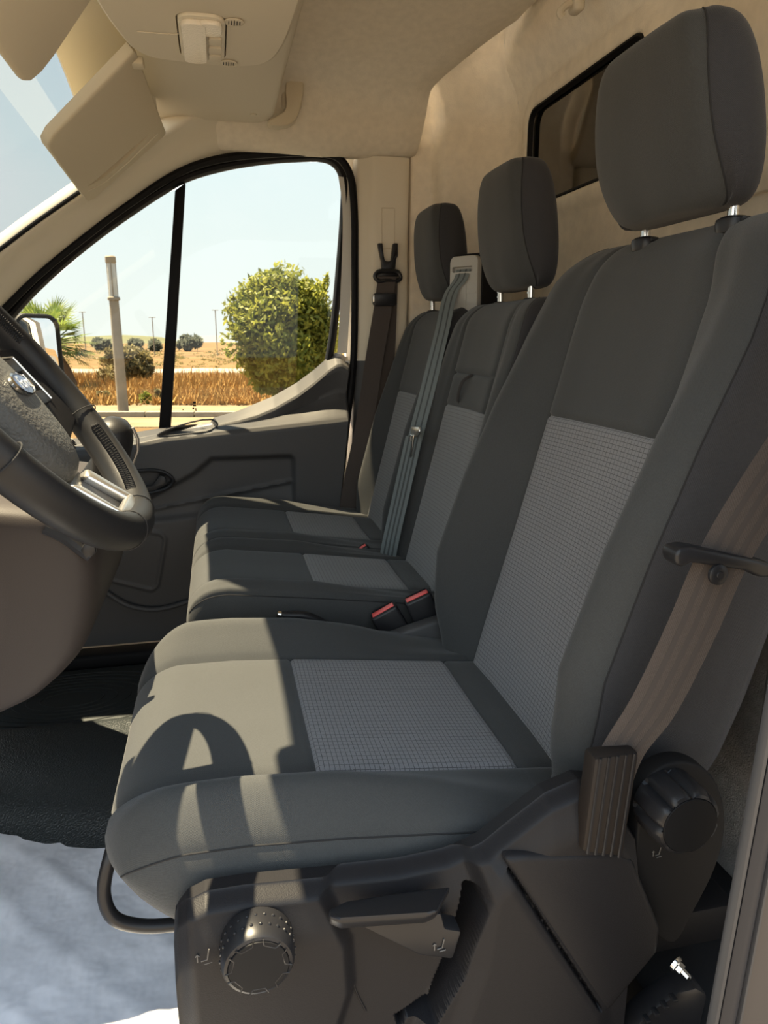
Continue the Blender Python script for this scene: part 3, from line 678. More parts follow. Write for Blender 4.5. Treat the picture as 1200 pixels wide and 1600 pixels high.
rows.append([Vector((x, .60, interp(VT, x) - .001)) for x in xs])
for k in range(190):
    q = (k / 189) ** 1.2; rows.append([Vector((x, vy(x, (1 - q) * interp(VT, x) + q * .10), (1 - q) * interp(VT, x) + q * .10)) for x in xs])
for r in rows: r.insert(0, r[0] + Vector((.002, .05, 0)))
g = G(); g.grid(rows); VAL = g.make('side_valance', PLA, DS, ang=60)
arc = curve([atY(x, y, .569) for x, y in ((540, 1446), (543, 1490), (555, 1545), (572, 1580))], 5)
g = G(); g.tube(arc, .0009, 6); g.make('moulding_line', PLA, VAL)
# lift lever
lv = [atY(x, y, yy) for x, y, yy in ((514, 1432, .530), (532, 1441, .527), (668, 1432, .527), (684, 1423, .529), (705, 1384, .560), (600, 1397, .560), (540, 1408, .557), (514, 1419, .542))]
g = G(); g.prism(lv, (0, .006, -.014), .0035, 3); LV = g.make('lift_lever', PLAS, DS)
lp = [atY(x, y, .540) for x, y in ((548, 1440), (690, 1428), (696, 1452), (722, 1456), (708, 1500), (655, 1494))]
g = G(); g.prism(lp, (0, .022, 0), .003, 2); g.make('lever_plate', PLAS, LV)
def icon(parent, c, s, y, flip=1):
    """small moulded pictogram of a seat with an arrow"""
    gg = G(); q = lambda a, b: Vector((c.x + a * s * flip, y, c.z + b * s))
    gg.tube([q(.30, .9), q(.10, -.15), q(-.45, -.25)], s * .07, 6); gg.tube([q(-.2, -.6), q(.5, -.5)], s * .07, 6)
    gg.tube([q(-.75, .5), q(-.75, -.3)], s * .07, 6); gg.tube([q(-.92, .3), q(-.75, .5), q(-.58, .3)], s * .06, 6)
    return gg.make('pictogram', ICON, parent)
icon(LV, atY(690, 1480, .5385), .009, .5392); icon(VAL, atY(322, 1498, .554), .010, .5545)
# round knobs
def knob(c, R, dep, name, notches, parent, dots):
    c = Vector(c); seg = notches * 8
    sc = (lambda i, an: 1 - .16 * (max(0, math.cos(an * notches)) ** 3 if 0 < i < 5 else 0)) if not dots else None
    gg = G(); gg.lathe([(R * .96, 0), (R, .003), (R, dep * .55), (R * .97, dep * .85), (R * .90, dep * .97), (R * .82, dep), (R * .80, dep - .0006)], c, (0, -1, 0), seg, sc); k = gg.make(name, PLAS, parent)
    gg = G(); gg.lathe([(R * .80, 0), (R * .79, .0012), (R * .5, .0018), (R * .1, .002)], c + Vector((0, -dep, 0)), (0, -1, 0), 40); gg.make('knob_cap', PLAD, k)
    if dots:
        for q in range(26):
            a = 2 * PI * q / 26
            for yy in (.30, .62):
                gg = G(); p = c + Vector((R * math.cos(a + yy * .4), -dep * yy, R * math.sin(a + yy * .4))); gg.lathe([(.0016, -.0005), (.0014, .0006), (.0006, .0012)], p, (math.cos(a), 0, math.sin(a)), 8); gg.make('grip_dot', PLAS, k)
        for q in range(7):
            a = 2 * PI * q / 7 + .2; u = Vector((math.cos(a), 0, math.sin(a))); v = Vector((-math.sin(a), 0, math.cos(a))); o = c + Vector((0, -dep - .001, 0))
            gg = G(); gg.tube([o + u * R * .84 - v * R * .26, o + u * R * .68 - v * R * .16, o + u * R * .68 + v * R * .16, o + u * R * .84 + v * R * .26], .0007, 6); gg.make('cap_notch', PLAS, k)
    return k
knob((.0085, .562, .366), .0330, .034, 'lumbar_knob', 7, DS, True)
rk = atY(1045, 1262, .555)
dsk = [atY(x, y, .590) for x, y in ((980, 1260), (985, 1215), (1008, 1184), (1045, 1172), (1082, 1184), (1106, 1222), (1112, 1280), (1098, 1335), (1066, 1400), (1035, 1450), (985, 1410), (975, 1330))]
g = G(); g.prism(curve(dsk, 4, closed=True), (0, -.022, 0), .008, 3); RC = g.make('recliner_cover', PLAD, DS)
icon(RC, atY(1030, 1335, .566), .008, .5675)
knob(rk + Vector((0.004, .015, 0)), .0365, .044, 'recliner_knob', 8, DS, False)
# rear corner cover
rc = [atY(x, y, .552) for x, y in ((787, 1344), (820, 1338), (968, 1334), (992, 1346), (1034, 1452), (1030, 1490), (950, 1586), (938, 1574))]
g = G(); g.prism(rc, (0, .045, 0), .007, 3); g.make('corner_cover', PLA, DS)
rc2 = [atY(x, y, .554) for x, y in ((760, 1350), (787, 1346), (940, 1580), (930, 1700), (700, 1700), (700, 1600))]
# adjuster bar under the front edge
bar = [(.10, .70, .262), (-.06, .70, .268), (-.115, .70, .276), (-.140, .70, .292), (-.148, .705, .320), (-.138, .715, .362), (-.132, .74, .372), (-.13, .80, .374), (-.13, .98, .374), (-.132, 1.04, .372), (-.138, 1.06, .362), (-.148, 1.065, .320), (-.140, 1.07, .292), (-.06, 1.07, .268), (.10, 1.07, .262)]
g = G(); g.tube(curve(bar, 6), .0075, 12); g.make('adjuster_bar', PLAS, DS)
# pedestal, rails and underside
g = G(); g.box((.20, .885, .14), (.36, .46, .272), .01); g.make('pedestal', PLAD, DS)
g = G(); g.box((.18, .885, .285), (.44, .48, .03), .008); g.make('seat_pan', PLAD, DS)
g = G(); g.box((.46, .64, .225), (.22, .07, .05), .006); g.box((.50, .72, .25), (.14, .10, .02), .004); g.make('rear_rail', RUB, DS)
bo = atY(1072, 1525, .545)
g = G(); g.lathe([(.008, 0), (.008, .002), (.006, .003), (.006, .008), (.0034, .0085), (.0032, .016), (.0015, .018)], bo + Vector((-.004, .012, .004)), (.35, -.9, -.25), 6); g.lathe([(.0092, -.002), (.0092, .001)], bo + Vector((-.004, .012, .004)), (.35, -.9, -.25), 20); g.make('rail_bolt', CHR, DS)
g = G(); g.prism([atY(x, y, .56) for x, y in ((1000, 1600), (1030, 1575), (1062, 1552), (1090, 1545), (1108, 1556), (1100, 1590), (1085, 1660), (960, 1680))], (0, .03, 0), .006, 2)
for k in range(4): a = atY(1010 + 14 * k, 1592 - 11 * k, .556); g.box(a, (.006, .01, .004), .001)
g.make('rail_end_cap', PLAS, DS)
# inboard hinge trim
g = G(); g.prism([atY(x, y, 1.13) for x, y in ((600, 1000), (640, 985), (690, 968), (712, 985), (735, 1030), (700, 1040), (640, 1020))], (0, .03, 0), .006, 3); g.make('hinge_trim', DOORP, DS)

# ------------------------------------------------------------------ double passenger bench
PB = thing('passenger_bench', (0.2, 1.6, 0.0), 'charcoal double passenger bench seat with two grey ribbed places', 'bench')
def bench_x(z): return .400 + (z - .46) * .255
def bench_back(Yc, W, wi, tb, mid, gap_z, ztop, Pf):
    rr = []
    for i in range(20): rr.append(dict(z=.40 + (gap_z - .012 - .40) * i / 19, d=0, g=0))
    for z, gg in ((gap_z - .005, 0), (gap_z, 1), (gap_z + .005, 0)): rr.append(dict(z=z, d=0, g=gg))
    extra = [gap_z + .05]
    if mid:
        for z, gg in ((gap_z + .03, 0), (gap_z + .055, 0), (gap_z + .061, 0), (gap_z + .066, 2), (gap_z + .071, 0)): rr.append(dict(z=z, d=0, g=gg))
    z_ = rr[-1]['z']
    for i in range(1, 8): rr.append(dict(z=z_ + (ztop - .05 - z_) * i / 8, d=0, g=0))
    for k in range(0, 9):
        th = PI / 2 * k / 8; rr.append(dict(z=ztop - .05 + .05 * math.sin(th), d=.05 * (1 - math.cos(th)), g=0))
    it = [i for i, r in enumerate(rr) if r['g'] == 1][0]
    def Wf(z): return interp([(.40, W * .96), (.5, W), (ztop - .09, W), (ztop - .04, W * .95), (ztop, W * .82)], z)
    def reg(i, h, side, kc):
        if h < kc[3]: return ('back_insert', RIB) if i < it else ('upper_panel', FAB)
        if h < kc[9]: return ('back_bolster' if side > 0 else 'near_back_bolster', FAB)
        return ('back_shell', FABS)
    loft_parts(PB, rr, lambda r: bkeys(r, Wf(r['z']), wi, Pf, tb), [4, 4, 2, 2, 4, 4, 3, 3, 2, 2, 4, 4, 3, 3, 4], lambda r, w, t: Vector((bench_x(r['z']) - t, Yc + w, r['z'])), reg,
               groove=lambda r, h, kc: (.004 if r['g'] == 1 else .006) if (r['g'] and h <= kc[3]) else 0, seams=((3, 0, len(rr) - 2, (1, -1)), (9, 0, len(rr) - 2, (1, -1))))
MY, QY = 1.365, 1.785
bench_back(MY, .196, .118, .12, True, .765, .972, lambda z: interp([(.4, .015), (.5, .022), (.8, .018), (.97, .006)], z))
bench_back(QY, .196, .118, .12, False, .765, .972, lambda z: interp([(.4, .02), (.5, .042), (.7, .038), (.85, .022), (.97, .006)], z))
# fold-down table pull strap on the middle place
zz = .831; X_ = bench_x(zz) - .001
ribbon('pull_strap', [(X_ + .004, MY + .015, zz), (X_ - .014, MY + .018, zz - .012), (X_ - .018, MY + .035, zz - .04), (X_ - .016, MY + .045, zz - .056)], [(0, 1, .2), (0, 1, .2), (0, 1, .3), (0, 1, .3)], BELTD, PB, .014)
def bench_cushion(Yc, W, wi, first):
    rr = []
    for k in range(11):
        th = PI / 2 * k / 10; rr.append(dict(x=-.075 + .06 * (1 - math.cos(th)), s=math.sin(th) ** .85, w=.90 + .10 * math.sin(th) ** .7, g=0))
    for x, gg in ((.0, 0), (.03, 0), (.06, 0), (.09, 0), (.12, 0), (.148, 0), (.154, 0), (.159, 1), (.164, 0), (.18, 0), (.21, 0), (.24, 0), (.27, 0), (.30, 0), (.33, 0), (.338, 0), (.343, 1), (.348, 0), (.37, 0), (.39, 0), (.42, 0)): rr.append(dict(x=x, s=1, w=1, g=gg))
    js = [i for i, r in enumerate(rr) if r['g']]
    zf = lambda x: interp([(-.1, .470), (0, .474), (.15, .455), (.34, .428), (.45, .415)], x); bf = lambda x: interp([(-.1, .014), (.15, .018), (.34, .0), (.45, 0)], x)
    def reg(i, h, side, kc):
        if h < kc[3]: return ('insert', RIB) if js[0] <= i < js[1] else (('front_panel', FAB) if i < js[0] else ('rear_panel', FAB))
        if h < kc[9]: return ('far_bolster' if side > 0 else 'near_bolster', FAB)
        return ('cushion_skirt', FAB)
    loft_parts(PB, rr, lambda r: ckeys(r, W, wi, zf, bf, .16), [4, 4, 2, 2, 4, 4, 3, 3, 2, 2, 3, 4, 4, 4], lambda r, w, t: Vector((r['x'], Yc + w, t)), reg,
               groove=lambda r, h, kc: .004 if (r['g'] and h <= kc[3]) else 0, seams=((3, 6, len(rr) - 1, (1, -1)), (9, 3, len(rr) - 4, (1, -1))))
bench_cushion(1.374, .168, .106, True); bench_cushion(1.757, .215, .125, False)
g = G(); g.box((.18, 1.575, .30), (.40, .71, .05), .01); g.box((.20, 1.57, .14), (.30, .66, .28), .01); g.make('bench_base', PLAD, PB)
headrest(PB, 1.368, .570, .992, 1.216, .118, .094, .10); posts(PB, 1.368, .578, .968, 1.03, .075)
headrest(PB, 1.812, .556, .996, 1.214, .114, .092, .08); posts(PB, 1.812, .565, .968, 1.03, .075)
# middle belt tower on the bench back
TWC = Vector((.600, 1.662, 1.015)); TWA = Vector((-.80, -.60, 0)); TWB = Vector((.60, -.80, 0))   # face normal, face width
def twp(u, z, d): return TWC + TWB * u + Vector((0, 0, z)) + TWA * d
tw = rrect(0, 0, .085, .150, .014, 4)
g = G(); g.prism([twp(u, z, .035) for u, z in tw], TWA * -.075, .010, 3); TWR = g.make('belt_tower', PLAD, PB)
TWMAT = mat('light_grey_plastic', (.38, .37, .34), .5)
g = G(); plate_recess(g, [twp(u * .88, z * .90, .050) for u, z in tw], [twp(u, z, .050) for u, z in rrect(-.004, .040, .056, .012, .004, 3)], TWA * -.014, TWA * -.012, [[twp(u * .90, z * .92, .048) for u, z in tw]]); TWF = g.make('tower_face', TWMAT, TWR)
TWM = frame(TWC, TWA, TWB, (0, 0, 1)).to_3x3()
g = G()
for zq in (-.035, -.012): g.box(twp(0, zq, .0505), (.0016, .07, .0022), 0, 1, TWM)
g.box(twp(.008, -.015, .0505), (.0016, .0022, .08), 0, 1, TWM); g.make('face_rib', TWMAT, TWR)

# ================================================================== belts and buckles
# driver belt
SB = thing('driver_seat_belt', (0.37, 0.56, 0.40), 'taupe seat belt running down beside the driver seat into a black sleeve', 'seat belt')
cpts = [(.705, .47, 1.25), (.60, .505, 1.02), atY(1172, 800, .535), atY(1126, 880, .540), atY(1080, 985, .548), atY(1020, 1105, .556), atY(970, 1180, .562), atY(945, 1255, .572)]
wv = [(.95, -.25, -.35), (.95, -.25, -.35), (.93, -.28, -.25), (.95, -.25, -.22), (.95, -.25, -.30), (.93, -.2, -.35), (1, -.1, -.12), (1, -.05, -.05)]
ribbon('webbing', cpts, wv, BELT, SB, .048, stripes=(-.22, .02, .26), sm=STRIPE)
gb = [atY(x, y, .530) for x, y in ((1055, 868), (1062, 858), (1080, 855), (1190, 876), (1215, 884), (1215, 905), (1185, 902), (1165, 892), (1080, 880), (1066, 888), (1057, 882))]
g = G(); g.prism(gb, (0, .022, 0), .004, 3); GB = g.make('belt_guide', PLAS, SB)
bt = atY(1120, 897, .531)
g = G(); g.lathe([(.0095, 0), (.0095, .003), (.007, .0045), (.0035, .0045), (.003, .0055), (.001, .0055)], bt, (0, -1, .05), 24); g.make('stop_button', PLAS, SB)
sl = [atY(x, y, .545) for x, y in ((930, 1186), (1000, 1176), (974, 1340), (910, 1332))]
g = G(); g.prism(sl, (0, .022, 0), .004, 2); SLV = g.make('belt_sleeve', mat('dark_brown_rubber', (.017, .013, .011), .6, .25), SB)
for k in range(5):
    a, b = sl[0].lerp(sl[1], .12 + .19 * k), sl[3].lerp(sl[2], .12 + .19 * k); g = G(); g.tube([a + Vector((0, -.0005, 0)), b + Vector((0, -.0005, 0))], .0016, 6); g.make('sleeve_rib', PLAS, SLV)
lp_ = curve([atY(x, y, .563) for x, y in ((936, 1188), (930, 1179), (921, 1180), (918, 1195), (919, 1215), (926, 1218))], 5)
g = G(); g.tube(lp_, .0012, 6); g.make('sleeve_clip', SILV, SLV)

# middle belt (light grey, from the tower)
MB = thing('middle_seat_belt', (0.40, 1.60, 0.42), 'light grey seat belt hanging from the tower between the two far headrests', 'seat belt')
mp = [twp(-.004, .040, .044), twp(-.004, .018, .056), atX(706, 455, .538), atX(690, 520, .495), atX(668, 610, .450), atX(650, 680, .422), atX(630, 770, .390), atX(612, 850, .362), atX(606, 885, .358)]
ribbon('webbing', mp, [(.6, -.8, 0)] * 2 + [(.65, -.75, .1)] * 2 + [(.75, -.65, .15)] * 2 + [(.6, -.8, .1)] * 3, BELTG, MB, .038, stripes=(-.2, .2), sm=STRIPG)
ribbon('lower_webbing', [p - Vector((.004, 0, 0)) for p in mp[5:]], [(.65, -.75, .15)] * len(mp[5:]), BELTG, MB, .046, stripes=(-.25, 0, .25), sm=STRIPG)
tg = atX(652, 676, .418)
g = G(); g.prism([tg + Vector(q) for q in ((0, .030, .010), (0, -.030, .016), (0, -.034, .006), (0, -.010, -.006), (0, .020, -.012), (0, .032, -.004))], (-.006, 0, 0), .002); TG = g.make('tongue', SILV, MB)
tp_ = [tg + Vector((-.006, .018, -.008)) + Vector(q) for q in ((0, .010, 0), (-.003, .016, -.040), (-.004, .010, -.046), (-.004, -.004, -.046), (-.003, -.006, -.040), (0, -.010, 0))]
g = G(); g.tube(tp_, .0028, 8, closed=True); g.make('tongue_plate', CHR, TG)

# passenger belt on the pillar
RB = thing('passenger_seat_belt', (0.33, 1.99, 0.38), 'dark seat belt hanging on the beige pillar behind the passenger door', 'seat belt')
g = G()
for s in (-1, 1): g.prism([atY(x, y, 2.015) for x, y in ((607 + s * 12 - 4, 380), (607 + s * 12 + 3, 380), (607 + s * 11 + 4, 400), (607 + s * 3, 420), (607 - s * 1, 420), (607 + s * 8 - 3, 405))], (0, .018, 0), .002)
g.prism([atY(x, y, 2.012) for x, y in ((596, 398), (603, 408), (611, 408), (620, 398), (618, 420), (624, 432), (590, 432), (598, 420))], (0, .020, 0), .003); g.make('anchor_bracket', PLAS, RB)
g = G(); c_ = atY(606, 432, 2.0); g.tube(curve([c_ + Vector(q) for q in ((-.036, 0, 0), (-.026, 0, .012), (.0, 0, .014), (.028, 0, .012), (.036, 0, -.004), (.022, 0, -.012), (0, 0, -.010), (-.026, 0, -.012))], 4, closed=True), .006, 8, closed=True); g.make('belt_loop', PLAS, RB)
pp1 = [atY(605, 432, 1.998), atY(600, 470, 1.995), atY(585, 560, 1.99), atY(570, 660, 1.985), atY(553, 740, 1.985), atY(540, 810, 1.99)]
ribbon('webbing', pp1, [(1, -.1, 0)] * 6, BELT, RB, .050)
ribbon('webbing', [atY(609, 432, 2.012), atY(607, 500, 2.012), atY(603, 570, 2.012), atY(590, 660, 2.010), atY(565, 800, 2.005)], [(1, 0, 0)] * 5, BELT, RB, .046)
tc_ = atY(602, 468, 1.985)
g = G(); g.prism([tc_ + Vector((x, 0, z)) for x, z in rrect(0, 0, .066, .034, .008, 3)], (0, .016, 0), .003); TQ = g.make('tongue', PLAS, RB)
g = G(); g.box(tc_ + Vector((-.032, -.001, .002)), (.006, .01, .02), .002); g.make('tongue_plate', SILV, TQ)

def buckle(c, tilt, yaw, label, emblem=False, s=1.0):
    B = thing('seat_belt_buckle', c - Vector((0, 0, .06)), label, 'buckle')
    Rm = Matrix.Rotation(yaw, 3, 'Z') @ Matrix.Rotation(tilt, 3, 'Y'); c = Vector(c); q = lambda a, b, d: c + Rm @ (Vector((a, b, d)) * s)
    g = G(); g.box(q(0, 0, -.035), (.046 * s, .026 * s, .070 * s), .005, 3, Rm); g.make('housing', PLAS, B)
    g = G(); g.box(q(0, -.002, .0005), (.038 * s, .012 * s, .004 * s), .0015, 2, Rm); g.make('release_button', REDB, B)
    g = G(); g.box(q(0, .0085, .0012), (.036 * s, .004 * s, .003 * s), .001, 1, Rm); g.make('tongue_slot_shade', RUB, B)  # raised black bar stands in for the shade inside the slot
    g = G(); g.tube([q(0, 0, -.065), q(.005, 0, -.16)], .008, 10); g.make('stalk', PLAD, B)
    if emblem:
        cc = q(.002, -.0135, -.045); g = G(); g.tube([cc + Rm @ (Vector((math.cos(a) * .012, 0, math.sin(a) * .0065)) * s) for a in [2 * PI * k / 24 for k in range(24)]], .0007, 6, closed=True); E_ = g.make('emblem', ICON, B)
        text('emblem_script', 'Ford', .009, frame(cc, Rm @ Vector((1, 0, 0)), Rm @ Vector((0, 0, 1)), Rm @ Vector((0, -1, 0))), ICON, E_, shear=.25)
    return B
buckle(atY(598, 953, 1.178), -.50, -.10, 'black buckle with red button and oval emblem, beside the driver seat cushion', True, 1.12)
buckle(atY(651, 931, 1.182), -.42, -.10, 'black buckle with red button tucked against the driver seat backrest', False, 1.12)
buckle(atY(562, 857, 1.548), -.55, 0, 'red-buttoned buckle sunk between the two bench cushions', False, .85)

# hand brake lever end between the seats
hb = atY(455, 962, 1.181)
HB = thing('hand_brake', hb - Vector((0, 0, .2)), 'black hand brake lever lying between driver seat and bench', 'lever')
g = G(); g.tube(curve([hb + Vector(q) for q in ((-.016, 0, .002), (0, 0, .0), (.025, 0, -.004), (.07, 0, -.035), (.10, 0, -.12))], 5), [.007] * 3 + [.009] * 18, 12); g.make('grip', PLAS, HB)
g = G(); g.lathe([(.0075, 0), (.0075, .006), (.005, .008)], hb + Vector((-.018, 0, .003)), (-1, 0, .2), 16); g.make('release_button', CHR, HB)
g = G(); g.box(hb + Vector((.10, 0, -.29)), (.06, .026, .36), .006); g.make('base', PLAD, HB)

# ================================================================== steering wheel, dashboard, lever
A_ = 0.6427; WC = Vector((-.208, .786, .858)); E1 = Vector((0, 1, 0)); E2 = Vector((-math.sin(A_), 0, math.cos(A_))); EN = Vector((math.cos(A_), 0, math.sin(A_)))
def wp(a, b, n=0.0): return WC + E1 * a + E2 * b + EN * n
SW = thing('steering_wheel', WC - EN * .1, 'black leather steering wheel with silver lower spoke and oval badge', 'steering wheel')
RM, RTU = .1885, .0175
P = []
for k in range(72):
    a = 2 * PI * k / 72; d = E1 * math.cos(a) + E2 * math.sin(a); fat = 1 + .10 * math.exp(-((a - 3 * PI / 2) / .5) ** 2)
    P.append([WC + d * (RM + math.cos(t) * RTU * fat) + EN * (math.sin(t) * RTU * 1.12 * fat) for t in [2 * PI * q / 16 for q in range(16)]])
g = G(); g.grid(P + [P[0]], closed=True); g.make('rim', LEA, SW, ang=180)
for a in (-PI / 2 - .22, -PI / 2 + .22, -.35, PI + .35):      # cover seams across the rim
    d = E1 * math.cos(a) + E2 * math.sin(a); g = G(); g.tube([WC + d * (RM + math.cos(t) * (RTU * 1.09 + .0003)) + EN * (math.sin(t) * (RTU * 1.21 + .0003)) for t in [2 * PI * q / 24 for q in range(24)]], .0008, 5, closed=True); g.make('rim_seam', SEAM, SW)
# braided lacing on the inner side of the far rim
for (a0, a1) in ((-1.22, -.50), (.25, 1.15)):
    g = G()
    for s in (-1, 1):
        pts = []; n = 60
        for k in range(n + 1):
            a = a0 + (a1 - a0) * k / n; d = E1 * math.cos(a) + E2 * math.sin(a); t = PI - .55 + s * .22 * (1 if k % 2 else -1)
            pts.append(WC + d * (RM + math.cos(t) * (RTU + .0008)) + EN * (math.sin(t) * (RTU * 1.12 + .0008)))
        g.tube(pts, .0016, 6)
    g.make('lacing', SEAM, SW)
# airbag pad
pad = [(0, .062), (.034, .058), (.055, .040), (.062, .0), (.058, -.046), (.042, -.090), (.022, -.108), (0, -.112)]
pad = pad + [(-a, b) for a, b in pad[-2:0:-1]]
pc = curve([(a, b, 0) for a, b in pad], 4, closed=True)
P = []
for s, n in ((1.03, -.055), (1.03, -.019), (1.0, -.009), (.93, 0.0), (.80, .006), (.55, .010), (.25, .012), (.02, .0125)):
    P.append([wp(p.x * s, p.y * s - .008 * (1 - s), n) for p in pc])
g = G(); g.grid(P, closed=True); PADO = g.make('airbag_pad', HUBP, SW, ang=70)
g = G(); g.lathe([(.029, 0), (.029, .003), (.0265, .0045), (.025, .003)], wp(0, -.012, .0120), EN, 40, None)
g.v = [WC + E1 * ((p - WC).dot(E1)) * 1.0 + E2 * (((p - WC).dot(E2) + .012) * .48 - .012) + EN * (p - WC).dot(EN) for p in g.v]; EMB = g.make('emblem_rim', CHR, PADO)
g = G(); g.lathe([(.0252, 0), (.0252, .0032), (.017, .0040), (.002, .0044)], wp(0, -.012, .0120), EN, 40, None)
g.v = [WC + E1 * ((p - WC).dot(E1)) + E2 * (((p - WC).dot(E2) + .012) * .46 - .012) + EN * (p - WC).dot(EN) for p in g.v]; g.make('emblem_field', BLUE, PADO)
text('emblem_script', 'Ford', .020, frame(wp(0, -.012, .0163), E1, E2, EN), LETT, PADO, .0005, .25)
g = G(); icn = lambda a, b: wp(.018 + a * .01, -.082 + b * .01, .0065)
g.tube([icn(-.5, -.9), icn(-.2, .1), icn(.5, .2)], .0008, 6); g.tube([icn(.1 + .3 * math.cos(t), .6 + .3 * math.sin(t)) for t in [2 * PI * k / 10 for k in range(10)]], .0008, 6, closed=True); g.tube([icn(.6 + .35 * math.cos(t), -.3 + .35 * math.sin(t)) for t in [2 * PI * k / 10 for k in range(10)]], .0008, 6, closed=True)
g.make('airbag_symbol', PLAD, PADO)
# spokes
for s in (-1, 1):
    g = G(); g.prism([wp(s * .04, .055, -.040), wp(s * .176, .040, -.014), wp(s * .170, -.062, -.014), wp(s * .04, -.102, -.040)], EN * .014, .004, 2); SPK = g.make('spoke', PLAS, SW)
    for b in (.020, -.002, -.024):
        g = G(); g.prism([wp(s * .085, b + .009, -.020), wp(s * .128, b + .008, -.012), wp(s * .128, b - .009, -.012), wp(s * .085, b - .009, -.020)], EN * .010, .002, 2); g.make('switch', PLAS, SPK)
    g = G(); g.tube([wp(s * .088, .035, -.014), wp(s * .135, .030, -.004), wp(s * .140, -.030, -.004)], .0016, 6); g.make('switch_trim', SILV, SPK)
g = G(); g.prism([wp(-.055, -.07, -.042), wp(.055, -.07, -.042), wp(.048, -.178, -.010), wp(-.048, -.178, -.010)], EN * .012, .004, 2); LS = g.make('lower_spoke', PLAS, SW)
for s in (-1, 1):
    g = G(); g.prism([wp(s * .026, -.120, -.020), wp(s * .046, -.114, -.020), wp(s * .044, -.168, -.002), wp(s * .034, -.176, -.002)], EN * .014, .004, 3); g.make('silver_bezel', SILV, LS)
g = G(); g.prism([wp(-.044, -.164, -.001), wp(.044, -.164, -.001), wp(.034, -.178, .001), wp(-.034, -.178, .001)], EN * .012, .003, 3); g.make('silver_bezel', SILV, LS)
# column with its cowl and stalks
SC = thing('steering_column', WC - EN * .3, 'black steering column cowl with stalks behind the wheel', 'steering column')
g = G(); g.lathe([(.055, -.24), (.060, -.10), (.062, -.05), (.050, -.038)], WC, EN, 24); g.make('cowl', PLAD, SC)
for s in (-1, 1):
    g = G(); g.tube(curve([wp(s * .04, .01, -.06), wp(s * .10, .02, -.065), wp(s * .15, .03, -.055)], 5), [.006] * 6 + [.009] * 5, 10); g.make('stalk', PLAS, SC)

# dashboard: main body ahead of the view, and the centre pod that carries the gear lever
DB = thing('dashboard', (-0.9, 1.25, 0.3), 'dark dashboard with a rounded brown grey centre pod under the wheel', 'dashboard')
dsec = curve([(-.70, .33, 0), (-.64, .36, 0), (-.615, .45, 0), (-.60, .60, 0), (-.62, .70, 0), (-.68, .755, 0), (-.80, .79, 0), (-1.12, .80, 0), (-1.14, .40, 0)], 5)
g = G(); g.grid([[Vector((p.x + dx if p.x > -1.0 else p.x, y, p.y)) for p in dsec] for y, dx in ((.50, .06), (.60, .12), (.90, .13), (1.1, .13), (1.3, .16), (1.40, .20), (1.62, .20), (1.70, .12), (1.78, .07), (1.85, .04), (2.02, .0))]); g.make('dash_body', DOORP, DB, ang=60)  # rearward bulge mid-dash is shaped to keep a sun patch off the floor
g = G(); g.box((-1.15, 1.25, .40), (.06, 1.7, .82), .01); g.make('firewall', PLAD, DB)
# pod outline seen from the driver side (X, z), swept across Y
pod = [atY(x, y, 1.02) for x, y in ((150, 868), (152, 905), (146, 960), (130, 1015), (104, 1050), (60, 1090), (0, 1120))]
pod = [(p.x, p.z) for p in pod] + [(-.45, .33), (-.62, .31)]
topz = .690
podt = [(-.62, .70), (-.40, topz + .005), (-.26, topz - .01), (-.205, .665), (-.185, .64)]
outl = curve([(x, z, 0) for x, z in podt + pod], 4)
rows = []
for y, s in ((1.004, .55), (1.006, .75), (1.008, .88), (1.012, .94), (1.018, .965), (1.028, .985), (1.045, .997), (1.07, 1.0), (1.40, 1.0), (1.43, .985), (1.44, .95)):
    rows.append([Vector(((p.x + .62) * s - .62, y, (p.y - .50) * s + .50)) for p in outl])
g = G(); g.grid(rows)
g.f.append(tuple(range(len(outl)))); g.make('centre_pod', KNEE, DB, ang=180)
g = G(); g.tube(curve([atY(x, y, 1.012) for x, y in ((70, 826), (100, 840), (130, 862), (142, 870))], 5), .008, 8); g.make('pod_edge_trim', PLAS, DB)
kb = atY(141, 858, 1.008); g = G(); g.prism([atY(x, y, 1.004) for x, y in ((124, 862), (132, 848), (148, 850), (150, 866), (134, 876))], (0, .012, 0), .003); g.make('pod_clip', PLAS, DB)

GL = thing('gear_lever', atY(185, 740, 1.25), 'black leather gear lever knob with dark chrome cap behind the wheel', 'lever')
kc_ = [(150, 668), (160, 661), (180, 662), (198, 676), (206, 696), (198, 718), (188, 735), (172, 728), (160, 700)]
gc = atY(176, 695, 1.25)
P = []
axis = Vector((.30, -.05, .95)).normalized()
g = G(); g.lathe([(.014, -.090), (.017, -.075), (.026, -.062), (.031, -.035), (.035, -.008), (.035, .014), (.031, .031), (.022, .041), (.007, .045)], gc, (.25, -.25, .93), 28, lambda i, an: 1 + .12 * math.cos(2 * an)); g.make('knob', LEA, GL)
g = G(); g.tube([gc + Vector((.25, -.25, .93)).normalized() * h + Vector((.93, 0, -.25)).normalized() * r for h, r in ((-.058, .029), (-.03, .036), (0, .0405), (.02, .037), (.038, .026))], .0028, 8); g.make('chrome_strip', SILV, GL)
g = G(); g.tube([gc + Vector((.25, -.25, .93)).normalized() * h for h in (-.08, -.16)], .008, 10); g.make('stem', PLAD, GL)
g = G(); g.lathe([(.045, 0), (.040, .012), (.026, .03), (.014, .05)], Vector((gc.x - .03, gc.y + .03, .655)), (.1, -.1, 1), 20); g.make('gaiter', LEA, GL)

